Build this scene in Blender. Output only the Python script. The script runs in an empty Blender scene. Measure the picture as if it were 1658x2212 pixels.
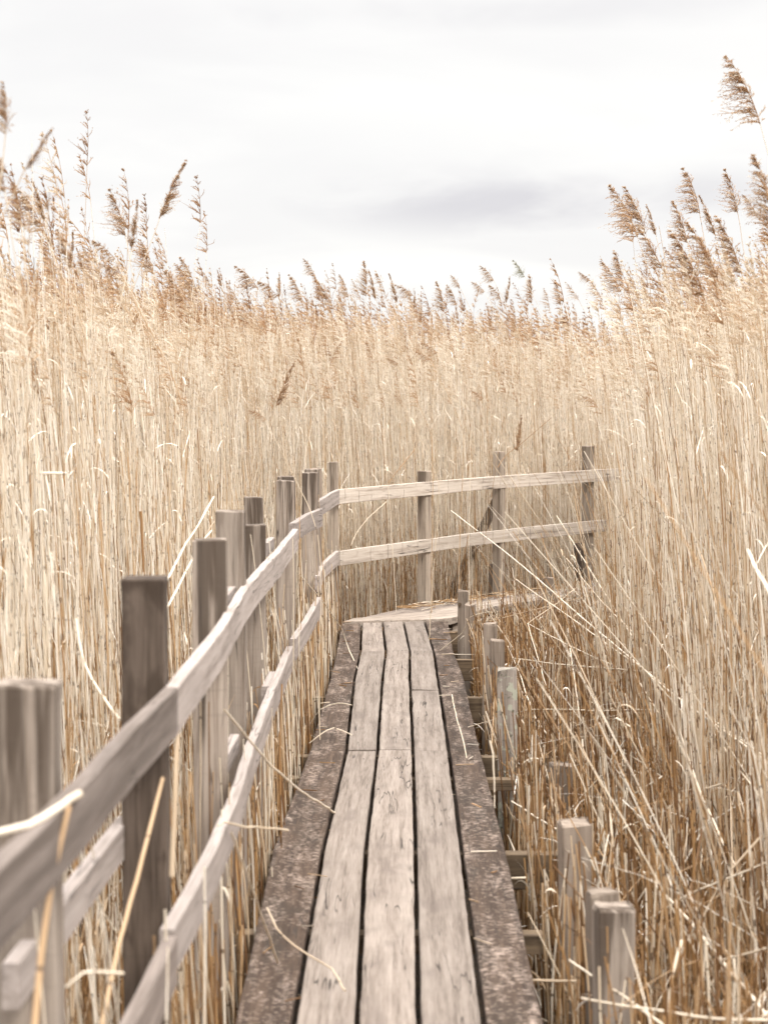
import bpy, math, random
import numpy as np
from mathutils import Vector, Matrix

SC = bpy.context.scene
COL = SC.collection
R = math.radians
rng = np.random.default_rng(11)
random.seed(5)

# ------------------------------------------------------------------ camera
cam = bpy.data.cameras.new("camera")
cam_o = bpy.data.objects.new("camera", cam)
COL.objects.link(cam_o)
cam.sensor_fit = 'VERTICAL'
cam.sensor_height = 36.0
cam.lens = 70.0
cam.clip_end = 2000
cam_o.location = (0, 0, 1.6)
cam_o.rotation_euler = (R(90 - 3.085), 0, R(0.546))
cam.dof.use_dof = True
cam.dof.focus_distance = 12.6
cam.dof.aperture_fstop = 5.0
SC.camera = cam_o

# ------------------------------------------------------------------ world
SUN_EL, SUN_AZ = R(48), R(140)            # azimuth clockwise from +Y
world = bpy.data.worlds.new("World")
SC.world = world
world.use_nodes = True
wt = world.node_tree
wt.nodes.clear()


def N(t, kind, **kw):
    n = t.nodes.new(kind)
    for k, v in kw.items():
        setattr(n, k, v)
    return n


def L(t, a, b):
    t.links.new(a, b)


def M(t, op, a, b=None, c=None, clamp=False):
    n = t.nodes.new('ShaderNodeMath')
    n.operation = op
    n.use_clamp = clamp
    for i, v in enumerate((a, b, c)):
        if v is None:
            continue
        if isinstance(v, (int, float)):
            n.inputs[i].default_value = v
        else:
            t.links.new(v, n.inputs[i])
    return n.outputs[0]


def MIX(t, fac, a, b):
    n = t.nodes.new('ShaderNodeMix')
    n.data_type = 'RGBA'
    for s, v in ((n.inputs[0], fac), (n.inputs[6], a), (n.inputs[7], b)):
        if isinstance(v, (int, float)):
            s.default_value = v
        elif isinstance(v, tuple):
            s.default_value = (*v, 1) if len(v) == 3 else v
        else:
            t.links.new(v, s)
    return n.outputs[2]


def SS(t, x, lo, hi):
    n = t.nodes.new('ShaderNodeMapRange')
    n.interpolation_type = 'SMOOTHSTEP'
    t.links.new(x, n.inputs[0])
    n.inputs[1].default_value = lo
    n.inputs[2].default_value = hi
    return n.outputs[0]


def VEC(t, x, y, z):
    n = t.nodes.new('ShaderNodeCombineXYZ')
    for i, v in enumerate((x, y, z)):
        if isinstance(v, (int, float)):
            n.inputs[i].default_value = v
        else:
            t.links.new(v, n.inputs[i])
    return n.outputs[0]


def NOISE(t, vec, scale=1.0, detail=3.0, rough=0.55, dist=0.0):
    n = t.nodes.new('ShaderNodeTexNoise')
    n.inputs['Scale'].default_value = scale
    n.inputs['Detail'].default_value = detail
    n.inputs['Roughness'].default_value = rough
    n.inputs['Distortion'].default_value = dist
    t.links.new(vec, n.inputs['Vector'])
    return n.outputs['Fac']


sky = N(wt, 'ShaderNodeTexSky', sky_type='NISHITA')
sky.sun_disc = False
sky.sun_elevation = SUN_EL
sky.sun_rotation = SUN_AZ
tc = N(wt, 'ShaderNodeTexCoord')
sp = N(wt, 'ShaderNodeSeparateXYZ')
L(wt, tc.outputs['Generated'], sp.inputs[0])
dx, dy, dz = sp.outputs
el = M(wt, 'MAXIMUM', dz, 0.0)
# overcast cloud deck, seen as a plane above the marsh
inv = M(wt, 'DIVIDE', 1.0, M(wt, 'ADD', el, 0.10))
cx = M(wt, 'MULTIPLY', dx, inv)
cy = M(wt, 'MULTIPLY', dy, inv)
cl1 = NOISE(wt, VEC(wt, M(wt, 'MULTIPLY', cx, 0.9), M(wt, 'MULTIPLY', cy, 0.9), 3.1), 1.0, 5, 0.5, 0.3)
cl2 = NOISE(wt, VEC(wt, M(wt, 'MULTIPLY', cx, 2.4), M(wt, 'MULTIPLY', cy, 1.3), 7.7), 1.0, 4, 0.55, 0.2)
az = M(wt, 'DIVIDE', dx, M(wt, 'MAXIMUM', dy, 0.05))


def bank(a0, e0, aw, ew):
    """a darker bank of cloud at azimuth slope a0, elevation sine e0"""
    a = M(wt, 'POWER', M(wt, 'DIVIDE', M(wt, 'SUBTRACT', az, a0), aw), 2)
    e = M(wt, 'POWER', M(wt, 'DIVIDE', M(wt, 'SUBTRACT', dz, e0), ew), 2)
    g = M(wt, 'EXPONENT', M(wt, 'MULTIPLY', M(wt, 'ADD', a, e), -1.0))
    return M(wt, 'MULTIPLY', g, M(wt, 'GREATER_THAN', dy, 0.05))


b1 = bank(0.036, 0.098, 0.10, 0.0165)
b2 = bank(-0.02, 0.192, 0.25, 0.012)
b3 = bank(0.15, 0.105, 0.09, 0.012)
b4 = bank(-0.09, 0.128, 0.15, 0.020)
wob = SS(wt, cl2, 0.30, 0.62)
shade = M(wt, 'ADD', M(wt, 'MULTIPLY', b1, 0.78), M(wt, 'MULTIPLY', b2, 0.55))
shade = M(wt, 'ADD', shade, M(wt, 'ADD', M(wt, 'MULTIPLY', b3, 0.45), M(wt, 'MULTIPLY', b4, 0.22)))
shade = M(wt, 'MULTIPLY', shade, M(wt, 'ADD', 0.45, M(wt, 'MULTIPLY', wob, 0.75)), clamp=True)
gen = M(wt, 'MULTIPLY', SS(wt, cl1, 0.34, 0.66), 0.34)
shade = M(wt, 'MAXIMUM', shade, gen)
cloud = MIX(wt, shade, (1.0, 0.985, 0.96), (0.72, 0.70, 0.725))
bright = M(wt, 'ADD', 3.95, M(wt, 'MULTIPLY', M(wt, 'MAXIMUM', M(wt, 'SUBTRACT', el, 0.20), 0.0), 24.0))       # overcast: brighter towards the zenith
sc_ = N(wt, 'ShaderNodeVectorMath', operation='SCALE')
L(wt, cloud, sc_.inputs[0])
L(wt, bright, sc_.inputs['Scale'])
skymix = MIX(wt, 0.97, sky.outputs[0], sc_.outputs[0])
bg = N(wt, 'ShaderNodeBackground')
bg.inputs['Strength'].default_value = 0.10
L(wt, skymix, bg.inputs[0])
wo = N(wt, 'ShaderNodeOutputWorld')
L(wt, bg.outputs[0], wo.inputs[0])

sun = bpy.data.lights.new("sun", 'SUN')
sun.energy = 1.5
sun.angle = R(14)
sun.color = (1.0, 0.95, 0.87)
sun_o = bpy.data.objects.new("sun", sun)
COL.objects.link(sun_o)
sdir = Vector((math.sin(SUN_AZ) * math.cos(SUN_EL), math.cos(SUN_AZ) * math.cos(SUN_EL), math.sin(SUN_EL)))
sun_o.rotation_euler = sdir.to_track_quat('Z', 'Y').to_euler()
sun_o.location = sdir * 60

SC.view_settings.view_transform = 'Standard'
SC.view_settings.look = 'None'
SC.view_settings.gamma = 1.0
SC.view_settings.exposure = 1.40
SC.cycles.max_bounces = 12
SC.cycles.diffuse_bounces = 3
SC.cycles.transmission_bounces = 6
SC.cycles.transparent_max_bounces = 8

# ------------------------------------------------------------------ measuring (1658 x 2211 view of the photograph)
FP = 70 / 36 * 2211.0
CAMR = np.array(cam_o.rotation_euler.to_matrix())
CAMP = np.array((0, 0, 1.6))


def ray(px, py):
    return CAMR @ np.array(((px - 829.0) / FP, (1105.5 - py) / FP, -1.0))


def at_h(px, py, h):
    d = ray(px, py)
    return CAMP + d * (h - 1.6) / d[2]


def at_y(px, py, y):
    d = ray(px, py)
    return CAMP + d * y / d[1]


# ------------------------------------------------------------------ materials
def new_mat(name):
    m = bpy.data.materials.new(name)
    m.use_nodes = True
    t = m.node_tree
    t.nodes.clear()
    out = N(t, 'ShaderNodeOutputMaterial')
    return m, t, out


def wood_mat(name, light, mid, dark, stain=(0.055, 0.042, 0.034), stain_amt=0.5, stain_lo=0.52, streak=(0.8, 12),
             specks=None, speck_lo=0.60, checks=0.8, bars=0.0, lichen=0.0, rough=0.85, contrast=1.0, topstain=0.0):
    m, t, out = new_mat(name)
    a = N(t, 'ShaderNodeAttribute', attribute_name='gco')
    s = N(t, 'ShaderNodeSeparateXYZ')
    L(t, a.outputs['Vector'], s.inputs[0])
    u, v, w = s.outputs
    oi = N(t, 'ShaderNodeObjectInfo').outputs['Random']
    z = M(t, 'MULTIPLY', oi, 37.0)

    def V(fu, fv):
        return VEC(t, M(t, 'ADD', M(t, 'MULTIPLY', u, fu), z), M(t, 'MULTIPLY', v, fv), M(t, 'ADD', M(t, 'MULTIPLY', w, fv), z))
    g1 = NOISE(t, V(1.1, 40), 1, 4, 0.6, 0.12)
    g2 = NOISE(t, V(7, 210), 1, 3, 0.6)
    g3 = NOISE(t, V(2.2, 7), 1, 4, 0.6)
    grain = M(t, 'ADD', M(t, 'MULTIPLY', g1, 0.62), M(t, 'MULTIPLY', g2, 0.38))
    grain = M(t, 'ADD', 0.5, M(t, 'MULTIPLY', M(t, 'SUBTRACT', grain, 0.5), 1.9 * contrast))
    cr = N(t, 'ShaderNodeValToRGB')
    cr.color_ramp.elements[0].position = 0.22
    cr.color_ramp.elements[0].color = (*dark, 1)
    cr.color_ramp.elements[1].position = 0.80
    cr.color_ramp.elements[1].color = (*light, 1)
    e = cr.color_ramp.elements.new(0.48)
    e.color = (*mid, 1)
    L(t, grain, cr.inputs[0])
    c = cr.outputs[0]
    # broad patches, weathering
    c = MIX(t, M(t, 'MULTIPLY', SS(t, g3, 0.42, 0.72), 0.45), c, tuple(0.80 * x for x in mid))
    vv = M(t, 'ADD', 0.86, M(t, 'MULTIPLY', oi, 0.28))
    hs = N(t, 'ShaderNodeHueSaturation')
    L(t, vv, hs.inputs['Value'])
    L(t, c, hs.inputs['Color'])
    c = hs.outputs[0]
    if stain_amt:
        st = NOISE(t, V(*streak), 1, 4, 0.55, 0.4)
        st2 = NOISE(t, V(3.0, 60), 1, 3, 0.6)
        if topstain:          # rain streaks running down from the cut top of a post (u = height below the top)
            run = M(t, 'SUBTRACT', SS(t, u, -0.62, -0.02), 0.35)
            st = M(t, 'ADD', st, M(t, 'MULTIPLY', run, topstain))
        st = M(t, 'ADD', st, M(t, 'MULTIPLY', M(t, 'SUBTRACT', st2, 0.5), 0.25))
        c = MIX(t, M(t, 'MULTIPLY', SS(t, st, stain_lo, stain_lo + 0.16), stain_amt), c, stain)
    if specks:
        sk = NOISE(t, V(150, 48), 1, 2, 0.55, 0.1)
        sk2 = NOISE(t, V(3, 14), 1, 4, 0.6)
        sk = M(t, 'ADD', sk, M(t, 'MULTIPLY', M(t, 'SUBTRACT', sk2, 0.5), 0.55))
        c = MIX(t, M(t, 'MULTIPLY', SS(t, sk, speck_lo, speck_lo + 0.04), 0.9), c, specks)
    if bars:                      # saw-cut cross marks
        vor = N(t, 'ShaderNodeTexVoronoi', feature='DISTANCE_TO_EDGE', voronoi_dimensions='1D')
        vor.inputs['Scale'].default_value = 4.4
        uw = M(t, 'ADD', M(t, 'ADD', u, z), M(t, 'MULTIPLY', M(t, 'SUBTRACT', NOISE(t, V(1, 16), 1, 2), 0.5), 0.05))
        L(t, uw, vor.inputs['W'])
        br = M(t, 'LESS_THAN', vor.outputs['Distance'], 0.016)
        br = M(t, 'MULTIPLY', br, SS(t, NOISE(t, V(11, 19), 1, 1), 0.38, 0.55))
        c = MIX(t, M(t, 'MULTIPLY', br, bars), c, (0.09, 0.07, 0.06))
    sawn = NOISE(t, V(120, 5), 1, 2, 0.5)
    c = MIX(t, M(t, 'MULTIPLY', SS(t, sawn, 0.58, 0.75), 0.22), c, tuple(0.55 * x for x in mid))
    ck = NOISE(t, V(0.9, 26), 1, 2, 0.5, 0.25)
    ck = M(t, 'SUBTRACT', 1.0, SS(t, M(t, 'ABSOLUTE', M(t, 'SUBTRACT', ck, 0.5)), 0.004, 0.014))
    ck = M(t, 'MULTIPLY', ck, SS(t, NOISE(t, V(1.7, 3), 1, 2), 0.50, 0.60))
    c = MIX(t, M(t, 'MULTIPLY', ck, checks), c, (0.035, 0.028, 0.024))
    if lichen:
        li = NOISE(t, V(26, 26), 1, 4, 0.6)
        c = MIX(t, M(t, 'MULTIPLY', SS(t, li, 0.51, 0.57), lichen), c, (0.33, 0.34, 0.27))
        c = MIX(t, M(t, 'MULTIPLY', SS(t, NOISE(t, V(34, 31), 1, 4, 0.7), 0.58, 0.64), lichen), c, (0.07, 0.07, 0.045))
    b = N(t, 'ShaderNodeBsdfPrincipled')
    L(t, c, b.inputs['Base Color'])
    b.inputs['Roughness'].default_value = rough
    b.inputs['Specular IOR Level'].default_value = 0.16
    hgt = M(t, 'SUBTRACT', M(t, 'ADD', M(t, 'MULTIPLY', g1, 0.5), M(t, 'MULTIPLY', g2, 0.35)), M(t, 'MULTIPLY', ck, 0.9))
    bp = N(t, 'ShaderNodeBump')
    bp.inputs['Strength'].default_value = 0.55
    bp.inputs['Distance'].default_value = 0.004
    L(t, hgt, bp.inputs['Height'])
    L(t, bp.outputs[0], b.inputs['Normal'])
    L(t, b.outputs[0], out.inputs[0])
    return m


W_RAIL = wood_mat('pale_rail_wood', (0.36, 0.312, 0.287), (0.275, 0.235, 0.213), (0.155, 0.126, 0.109), stain_amt=0.42,
                  stain=(0.17, 0.135, 0.115), stain_lo=0.56, streak=(3, 16), checks=0.7, bars=0.0)
W_RAILD = wood_mat('grey_near_rail_wood', (0.225, 0.187, 0.165), (0.155, 0.127, 0.111), (0.088, 0.07, 0.06), stain_amt=0.5,
                   stain=(0.09, 0.07, 0.058), stain_lo=0.53, streak=(2, 14), checks=0.7)
W_FAR = wood_mat('sawn_rail_wood', (0.55, 0.485, 0.425), (0.44, 0.38, 0.325), (0.22, 0.175, 0.14), stain_amt=0.5,
                 stain=(0.16, 0.12, 0.09), stain_lo=0.56, streak=(3, 18), checks=0.75, bars=0.8)
W_DECK = wood_mat('deck_plank_wood', (0.265, 0.225, 0.195), (0.193, 0.159, 0.135), (0.103, 0.081, 0.066), stain_amt=0.42,
                  stain=(0.105, 0.083, 0.072), stain_lo=0.54, streak=(2.2, 8), checks=0.9)
W_MOSS = wood_mat('mossy_plank_wood', (0.078, 0.053, 0.038), (0.048, 0.032, 0.023), (0.023, 0.015, 0.011), stain_amt=0.5,
                  stain=(0.035, 0.027, 0.021), stain_lo=0.50, streak=(2.2, 8), specks=(0.30, 0.235, 0.195), speck_lo=0.59, checks=0.6)
W_POST = wood_mat('weathered_post_wood', (0.34, 0.29, 0.245), (0.25, 0.205, 0.17), (0.13, 0.098, 0.075), stain_amt=0.85,
                  stain=(0.045, 0.031, 0.022), stain_lo=0.525, streak=(1.2, 20), checks=0.9, topstain=0.19)
W_POSTD = wood_mat('dark_post_wood', (0.145, 0.112, 0.09), (0.088, 0.066, 0.052), (0.043, 0.031, 0.023), stain_amt=0.75,
                   stain=(0.036, 0.025, 0.018), stain_lo=0.50, streak=(7, 13), checks=0.7, topstain=0.10)
W_STUB = wood_mat('stub_post_wood', (0.29, 0.24, 0.195), (0.205, 0.163, 0.13), (0.105, 0.08, 0.062), stain_amt=0.45,
                  stain=(0.10, 0.077, 0.06), stain_lo=0.56, streak=(1.0, 12), checks=0.8)
W_FARP = wood_mat('beige_post_wood', (0.38, 0.32, 0.26), (0.28, 0.23, 0.185), (0.15, 0.115, 0.085), stain_amt=0.7,
                  stain=(0.06, 0.042, 0.03), stain_lo=0.54, streak=(1.2, 14), checks=0.8, topstain=0.18)
W_LICH = wood_mat('lichened_post_wood', (0.29, 0.25, 0.22), (0.205, 0.175, 0.15), (0.10, 0.082, 0.068), stain_amt=0.45,
                  stain=(0.05, 0.042, 0.033), stain_lo=0.54, streak=(1.5, 9), checks=0.7, lichen=0.8)
W_BEAM = wood_mat('damp_beam_wood', (0.21, 0.15, 0.095), (0.14, 0.10, 0.065), (0.065, 0.045, 0.03), stain_amt=0.6,
                  stain=(0.03, 0.02, 0.014), stain_lo=0.5, streak=(3, 10), checks=0.5)
W_WHITE = wood_mat('bleached_plank_wood', (0.41, 0.355, 0.30), (0.30, 0.25, 0.21), (0.135, 0.105, 0.08), stain_amt=0.45,
                   stain=(0.13, 0.10, 0.08), stain_lo=0.56, streak=(2, 22), checks=0.9)


def reed_mat(name, cols, transl=0.16, node=True):
    m, t, out = new_mat(name)
    tone = N(t, 'ShaderNodeAttribute', attribute_name='tone').outputs['Fac']
    along = N(t, 'ShaderNodeAttribute', attribute_name='along').outputs['Fac']
    cr = N(t, 'ShaderNodeValToRGB')
    els = cr.color_ramp.elements
    for i, (p, c) in enumerate(cols):
        e = els[i] if i < 2 else els.new(p)
        e.position = p
        e.color = (*c, 1)
    L(t, tone, cr.inputs[0])
    c = cr.outputs[0]
    if node:
        n1 = N(t, 'ShaderNodeTexNoise', noise_dimensions='1D')
        n1.inputs['Scale'].default_value = 3.5
        n1.inputs['Detail'].default_value = 2
        L(t, along, n1.inputs['W'])
        c = MIX(t, M(t, 'MULTIPLY', SS(t, n1.outputs['Fac'], 0.45, 0.68), 0.30), c, (0.38, 0.25, 0.14))
        fr = M(t, 'FRACT', M(t, 'ADD', M(t, 'MULTIPLY', along, 2.9), M(t, 'MULTIPLY', n1.outputs['Fac'], 1.3)))
        c = MIX(t, M(t, 'MULTIPLY', M(t, 'LESS_THAN', fr, 0.032), 0.8), c, (0.075, 0.042, 0.022))
    b = N(t, 'ShaderNodeBsdfPrincipled')
    L(t, c, b.inputs['Base Color'])
    b.inputs['Roughness'].default_value = 0.55
    b.inputs['Specular IOR Level'].default_value = 0.35
    tr = N(t, 'ShaderNodeBsdfTranslucent')
    L(t, c, tr.inputs[0])
    mx = N(t, 'ShaderNodeMixShader')
    mx.inputs[0].default_value = transl
    L(t, b.outputs[0], mx.inputs[1])
    L(t, tr.outputs[0], mx.inputs[2])
    L(t, mx.outputs[0], out.inputs[0])
    return m


REED = reed_mat('dry_reed_straw', [(0.0, (0.15, 0.072, 0.028)), (1.0, (0.87, 0.81, 0.72)), (0.25, (0.41, 0.235, 0.098)),
                                   (0.55, (0.65, 0.555, 0.43)), (0.8, (0.79, 0.71, 0.60))])
PLUME = reed_mat('reed_plume_seed', [(0.0, (0.20, 0.10, 0.045)), (1.0, (0.75, 0.685, 0.59)), (0.35, (0.40, 0.24, 0.125)),
                                     (0.7, (0.54, 0.435, 0.315))], transl=0.45, node=False)
PLUME_G = reed_mat('green_grey_plume', [(0.0, (0.16, 0.15, 0.08)), (1.0, (0.44, 0.40, 0.28))], transl=0.3, node=False)

m_ground, t, out = new_mat('wet_marsh_mud')
tcg = N(t, 'ShaderNodeTexCoord')
gn = NOISE(t, tcg.outputs['Object'], 5.0, 6, 0.65)
gn2 = NOISE(t, tcg.outputs['Object'], 60.0, 4, 0.7)
gc = MIX(t, SS(t, gn, 0.40, 0.62), (0.018, 0.011, 0.006), (0.07, 0.044, 0.024))
gc = MIX(t, M(t, 'MULTIPLY', SS(t, gn2, 0.50, 0.64), 0.6), gc, (0.16, 0.10, 0.05))
gb = N(t, 'ShaderNodeBsdfPrincipled')
L(t, gc, gb.inputs['Base Color'])
gb.inputs['Roughness'].default_value = 0.7
bp = N(t, 'ShaderNodeBump')
bp.inputs['Distance'].default_value = 0.03
L(t, gn2, bp.inputs['Height'])
L(t, bp.outputs[0], gb.inputs['Normal'])
L(t, gb.outputs[0], out.inputs[0])


# ------------------------------------------------------------------ object helpers
def empty(name, loc, label, cat, group=None):
    o = bpy.data.objects.new(name, None)
    o.empty_display_size = 0.2
    COL.objects.link(o)
    o.location = loc
    tag(o, label, cat, group)
    return o


def tag(o, label=None, cat=None, group=None, kind=None):
    if label:
        o['label'] = label
    if cat:
        o['category'] = cat
    if group:
        o['group'] = group
    if kind:
        o['kind'] = kind
    return o


def np_mesh(name, verts, quads, attrs, mats, midx=None):
    me = bpy.data.meshes.new(name)
    verts = np.asarray(verts, np.float32)
    quads = np.asarray(quads, np.int32)
    me.vertices.add(len(verts))
    me.vertices.foreach_set('co', verts.ravel())
    me.loops.add(quads.size)
    me.loops.foreach_set('vertex_index', quads.ravel())
    me.polygons.add(len(quads))
    me.polygons.foreach_set('loop_start', np.arange(0, quads.size, quads.shape[1], dtype=np.int32))
    if midx is not None:
        me.polygons.foreach_set('material_index', np.asarray(midx, np.int32))
    me.update(calc_edges=True)
    for k, v in attrs.items():
        a = me.attributes.new(k, 'FLOAT', 'POINT')
        a.data.foreach_set('value', np.asarray(v, np.float32))
    for m in mats:
        me.materials.append(m)
    return me


def link(name, me, parent=None, loc=(0, 0, 0)):
    o = bpy.data.objects.new(name, me)
    COL.objects.link(o)
    if parent:
        o.parent = parent
    o.location = loc
    return o


def loft(name, rings, gco, mat, parent, label=None, cap0=True, cap1=True):
    """rings (n,m,3) world coordinates -> one mesh, origin at the mean, parented to a thing."""
    rings = np.asarray(rings, float)
    n, m, _ = rings.shape
    o0 = rings.reshape(-1, 3).mean(0)
    v = rings.reshape(-1, 3) - o0
    f = []
    for i in range(n - 1):
        for j in range(m):
            k = (j + 1) % m
            f.append((i * m + j, i * m + k, (i + 1) * m + k, (i + 1) * m + j))
    if cap0:
        f.append(tuple(range(m - 1, -1, -1)))
    if cap1:
        f.append(tuple((n - 1) * m + j for j in range(m)))
    me = bpy.data.meshes.new(name)
    me.from_pydata([tuple(x) for x in v], [], f)
    a = me.attributes.new('gco', 'FLOAT_VECTOR', 'POINT')
    a.data.foreach_set('vector', np.asarray(gco, np.float32).reshape(-1))
    me.materials.append(mat)
    me.update()
    base = np.array(parent.location) if parent else np.zeros(3)
    o = link(name, me, parent, o0 - base)
    if label:
        o['label'] = label
    return o


def resample(p, step):
    p = np.asarray(p, float)
    s = np.r_[0, np.cumsum(np.linalg.norm(np.diff(p, axis=0), axis=1))]
    n = max(2, int(s[-1] / step) + 1)
    q = np.linspace(0, s[-1], n)
    return np.stack([np.interp(q, s, p[:, k]) for k in range(p.shape[1])], 1), q


def rough(n, amp, smooth=3):
    r = rng.normal(0, 1, n + 2 * smooth)
    r = np.convolve(r, np.ones(smooth) / smooth, 'same')[smooth:smooth + n]
    return r * amp * math.sqrt(smooth)


def plank(name, left, right, z, thick, mat, parent, label=None, tilt=0.0, sag=0.0):
    """flat deck plank between two plan outlines (lists of xy, same number of points)"""
    lr = np.concatenate([np.asarray(left, float), np.asarray(right, float)], 1)
    p, q = resample(lr, 0.09)
    n = len(p)
    wdt = np.linalg.norm(p[:, 2:] - p[:, :2], axis=1)
    ac = (p[:, 2:] - p[:, :2]) / wdt[:, None]
    l = p[:, :2] + ac * rough(n, 0.0009)[:, None]
    r = p[:, 2:] + ac * rough(n, 0.0009)[:, None]
    zt = z + rough(n, 0.0009, 5) + sag * np.sin(np.linspace(0, math.pi, n))
    c = 0.005
    rings, g = [], []
    off = rng.uniform(0, 9)
    for i in range(n):
        W = wdt[i]
        prof = [(0, -thick), (0, -c), (c * 0.4, -c * 0.3), (c, 0), (W * 0.33, 0.0005), (W * 0.66, -0.0005), (W - c, 0), (W - c * 0.4, -c * 0.3), (W, -c), (W, -thick)]
        ring = []
        for a, h in prof:
            xy = l[i] + (r[i] - l[i]) * a / W
            ring.append((xy[0], xy[1], zt[i] + h + tilt * (a / W - 0.5)))
            g.append((q[i] + off, a, h))
        rings.append(ring)
    return loft(name, rings, g, mat, parent, label)


def rail(name, pts, tops, h, th, mat, parent, label=None, side=1, step=0.07, wob=0.002):
    """vertical board along plan polyline pts, top edge heights tops; thickness grows away from the walkway (side)"""
    p, q = resample(np.c_[np.asarray(pts, float), np.asarray(tops, float)], step)
    n = len(p)
    if n > 12:                     # boards bend, they do not kink
        w_ = 9 if n > 40 else 3
        for k_ in (0, 1):
            pad = np.r_[2 * p[0, k_] - p[w_:0:-1, k_], p[:, k_], 2 * p[-1, k_] - p[-2:-w_ - 2:-1, k_]]
            p[:, k_] = np.convolve(pad, np.ones(2 * w_ + 1) / (2 * w_ + 1), 'valid')
    d = np.gradient(p[:, :2], axis=0)
    d /= np.linalg.norm(d, axis=1)[:, None]
    nr = np.c_[d[:, 1], -d[:, 0]] * side
    t0 = p[:, 2] + rough(n, wob * 0.5, 9)
    b0 = p[:, 2] - h + rough(n, wob * 0.5, 9)
    face = rough(n, 0.0008)
    c = 0.0022
    rings, g = [], []
    off = rng.uniform(0, 9)
    for i in range(n):
        prof = [(0, -h + c), (0, -h / 2), (0, -c), (c, 0), (th - c, 0), (th, -c), (th, -h / 2), (th, -h + c), (th - c, -h), (c, -h)]
        ring = []
        for a, zz in prof:
            f = -zz / h
            ring.append((p[i, 0] - nr[i, 0] * (a + face[i]), p[i, 1] - nr[i, 1] * (a + face[i]), t0[i] * (1 - f) + b0[i] * f))
            g.append((q[i] + off, zz, a))
        rings.append(ring)
    return loft(name, rings, g, mat, parent, label)


def post(name, x, y, top, s, mat, parent, label=None, rot=0.0, lean=(0, 0), z0=-0.62, sy=None, slope=0.0, ragged=0.0):
    sx = s
    sy = sy or s
    zs = np.r_[np.arange(z0, top - 0.02, 0.10), top - 0.004, top]
    c = 0.003
    slope = slope or rng.uniform(-0.05, 0.05)
    off = rng.uniform(0, 9)
    rings, g = [], []
    ca, sa = math.cos(rot), math.sin(rot)
    r1 = rough(len(zs), 0.0012)
    for i, zz in enumerate(zs):
        hx, hy = sx / 2 + r1[i], sy / 2 + r1[i]
        if i == len(zs) - 1:
            hx -= 0.004
            hy -= 0.004
        f = (zz - z0) / (top - z0)
        prof = [(-hx + c, -hy), (0, -hy), (hx - c, -hy), (hx, -hy + c), (hx, 0), (hx, hy - c), (hx - c, hy), (0, hy), (-hx + c, hy), (-hx, hy - c), (-hx, 0), (-hx, -hy + c)]
        ring = []
        for a, b in prof:
            zc = zz + (slope * a + ragged * rng.normal() if i >= len(zs) - 2 else 0)
            ring.append((x + a * ca - b * sa + lean[0] * f, y + a * sa + b * ca + lean[1] * f, zc))
            g.append((zz - top, a + b * 0.9 + off, b))
        rings.append(ring)
    return loft(name, rings, g, mat, parent, label)


# ------------------------------------------------------------------ ground
gx = np.r_[-600, -200, -60, np.linspace(-12, 12, 61), 60, 200, 600]
gy = np.r_[-400, -100, -20, np.linspace(0, 40, 101), 90, 250, 900]
GX, GY = np.meshgrid(gx, gy, indexing='ij')
GZ = -0.52 + 0.03 * np.sin(GX * 2.3 + GY) * np.sin(GY * 1.7) + rng.normal(0, 0.012, GX.shape)
nv = GX.size
idx = np.arange(nv).reshape(GX.shape)
gq = np.stack([idx[:-1, :-1], idx[1:, :-1], idx[1:, 1:], idx[:-1, 1:]], -1).reshape(-1, 4)
ground = link('ground', np_mesh('ground', np.stack([GX, GY, GZ], -1).reshape(-1, 3), gq, {}, [m_ground]))
tag(ground, 'dark wet mud under the reeds and the boardwalk', 'ground', kind='structure')

# ------------------------------------------------------------------ boardwalk
rows = [(1340, (739, 781, 825.5, 870.5, 916, 967)), (1406, (727, 778, 833, 885, 936.5, 979)), (1458, (715, 766, 826, 884.5, 944, 1000)),
        (1620, (669, 747.5, 815, 891.5, 969, 1036)), (1835, (590, 697, 789, 896.5, 996, 1091)), (2208, (508, 632, 771, 904, 1044, 1172))]
edge = {}
for j in range(6):
    pts = [at_h(xs[j], yy, 0.0)[:2] for yy, xs in rows]
    p5, p4 = pts[5], pts[4]
    k = (0.9 - p5[1]) / (p5[1] - p4[1])
    pts.append(p5 + (p5 - p4) * k * np.array((0.35, 1)))
    edge[j] = pts
walk = empty('boardwalk', (0, 8, 0), 'long straight boardwalk of five worn planks running away from the viewer between the reeds', 'boardwalk')
GAP = 0.0075
for j in range(5):
    outer = j in (0, 4)
    mat = W_MOSS if outer else W_DECK
    segs = [(0, 1), (1, 3), (3, 6)] if j != 3 else [(0, 1), (1, None), (None, 3), (3, 6)]
    lab = ('dark mossy edge plank flecked with pale lichen' if outer else None)
    for a, b in segs:
        def sl(e):
            P = [np.array(q) for q in edge[e]]
            if a == 1 and b is None:
                f = at_h(900, 1490, 0)[1]
                k = (P[2][1] - f) / (P[2][1] - P[3][1])
                return [P[1], P[2], P[2] + (P[3] - P[2]) * k]
            if a is None:
                f = at_h(900, 1490, 0)[1]
                k = (P[2][1] - f) / (P[2][1] - P[3][1])
                return [P[2] + (P[3] - P[2]) * k, P[3]]
            return P[a:b + 1]
        lft, rgt = sl(j), sl(j + 1)
        n = len(lft)
        lft = [p + np.array((GAP if j > 0 else 0, 0)) for p in lft]
        rgt = [p - np.array((GAP if j < 4 else 0, 0)) for p in rgt]
        sh = 0.004
        lft[0] = lft[0] - np.array((0, sh)); rgt[0] = rgt[0] - np.array((0, sh))
        lft[-1] = lft[-1] + np.array((0, sh)); rgt[-1] = rgt[-1] + np.array((0, sh))
        plank('plank', lft[::-1], rgt[::-1], rng.uniform(-0.004, 0.003) - (0.004 if outer else 0), 0.05, mat, walk, lab,
              tilt=rng.uniform(-0.004, 0.004))
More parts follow.
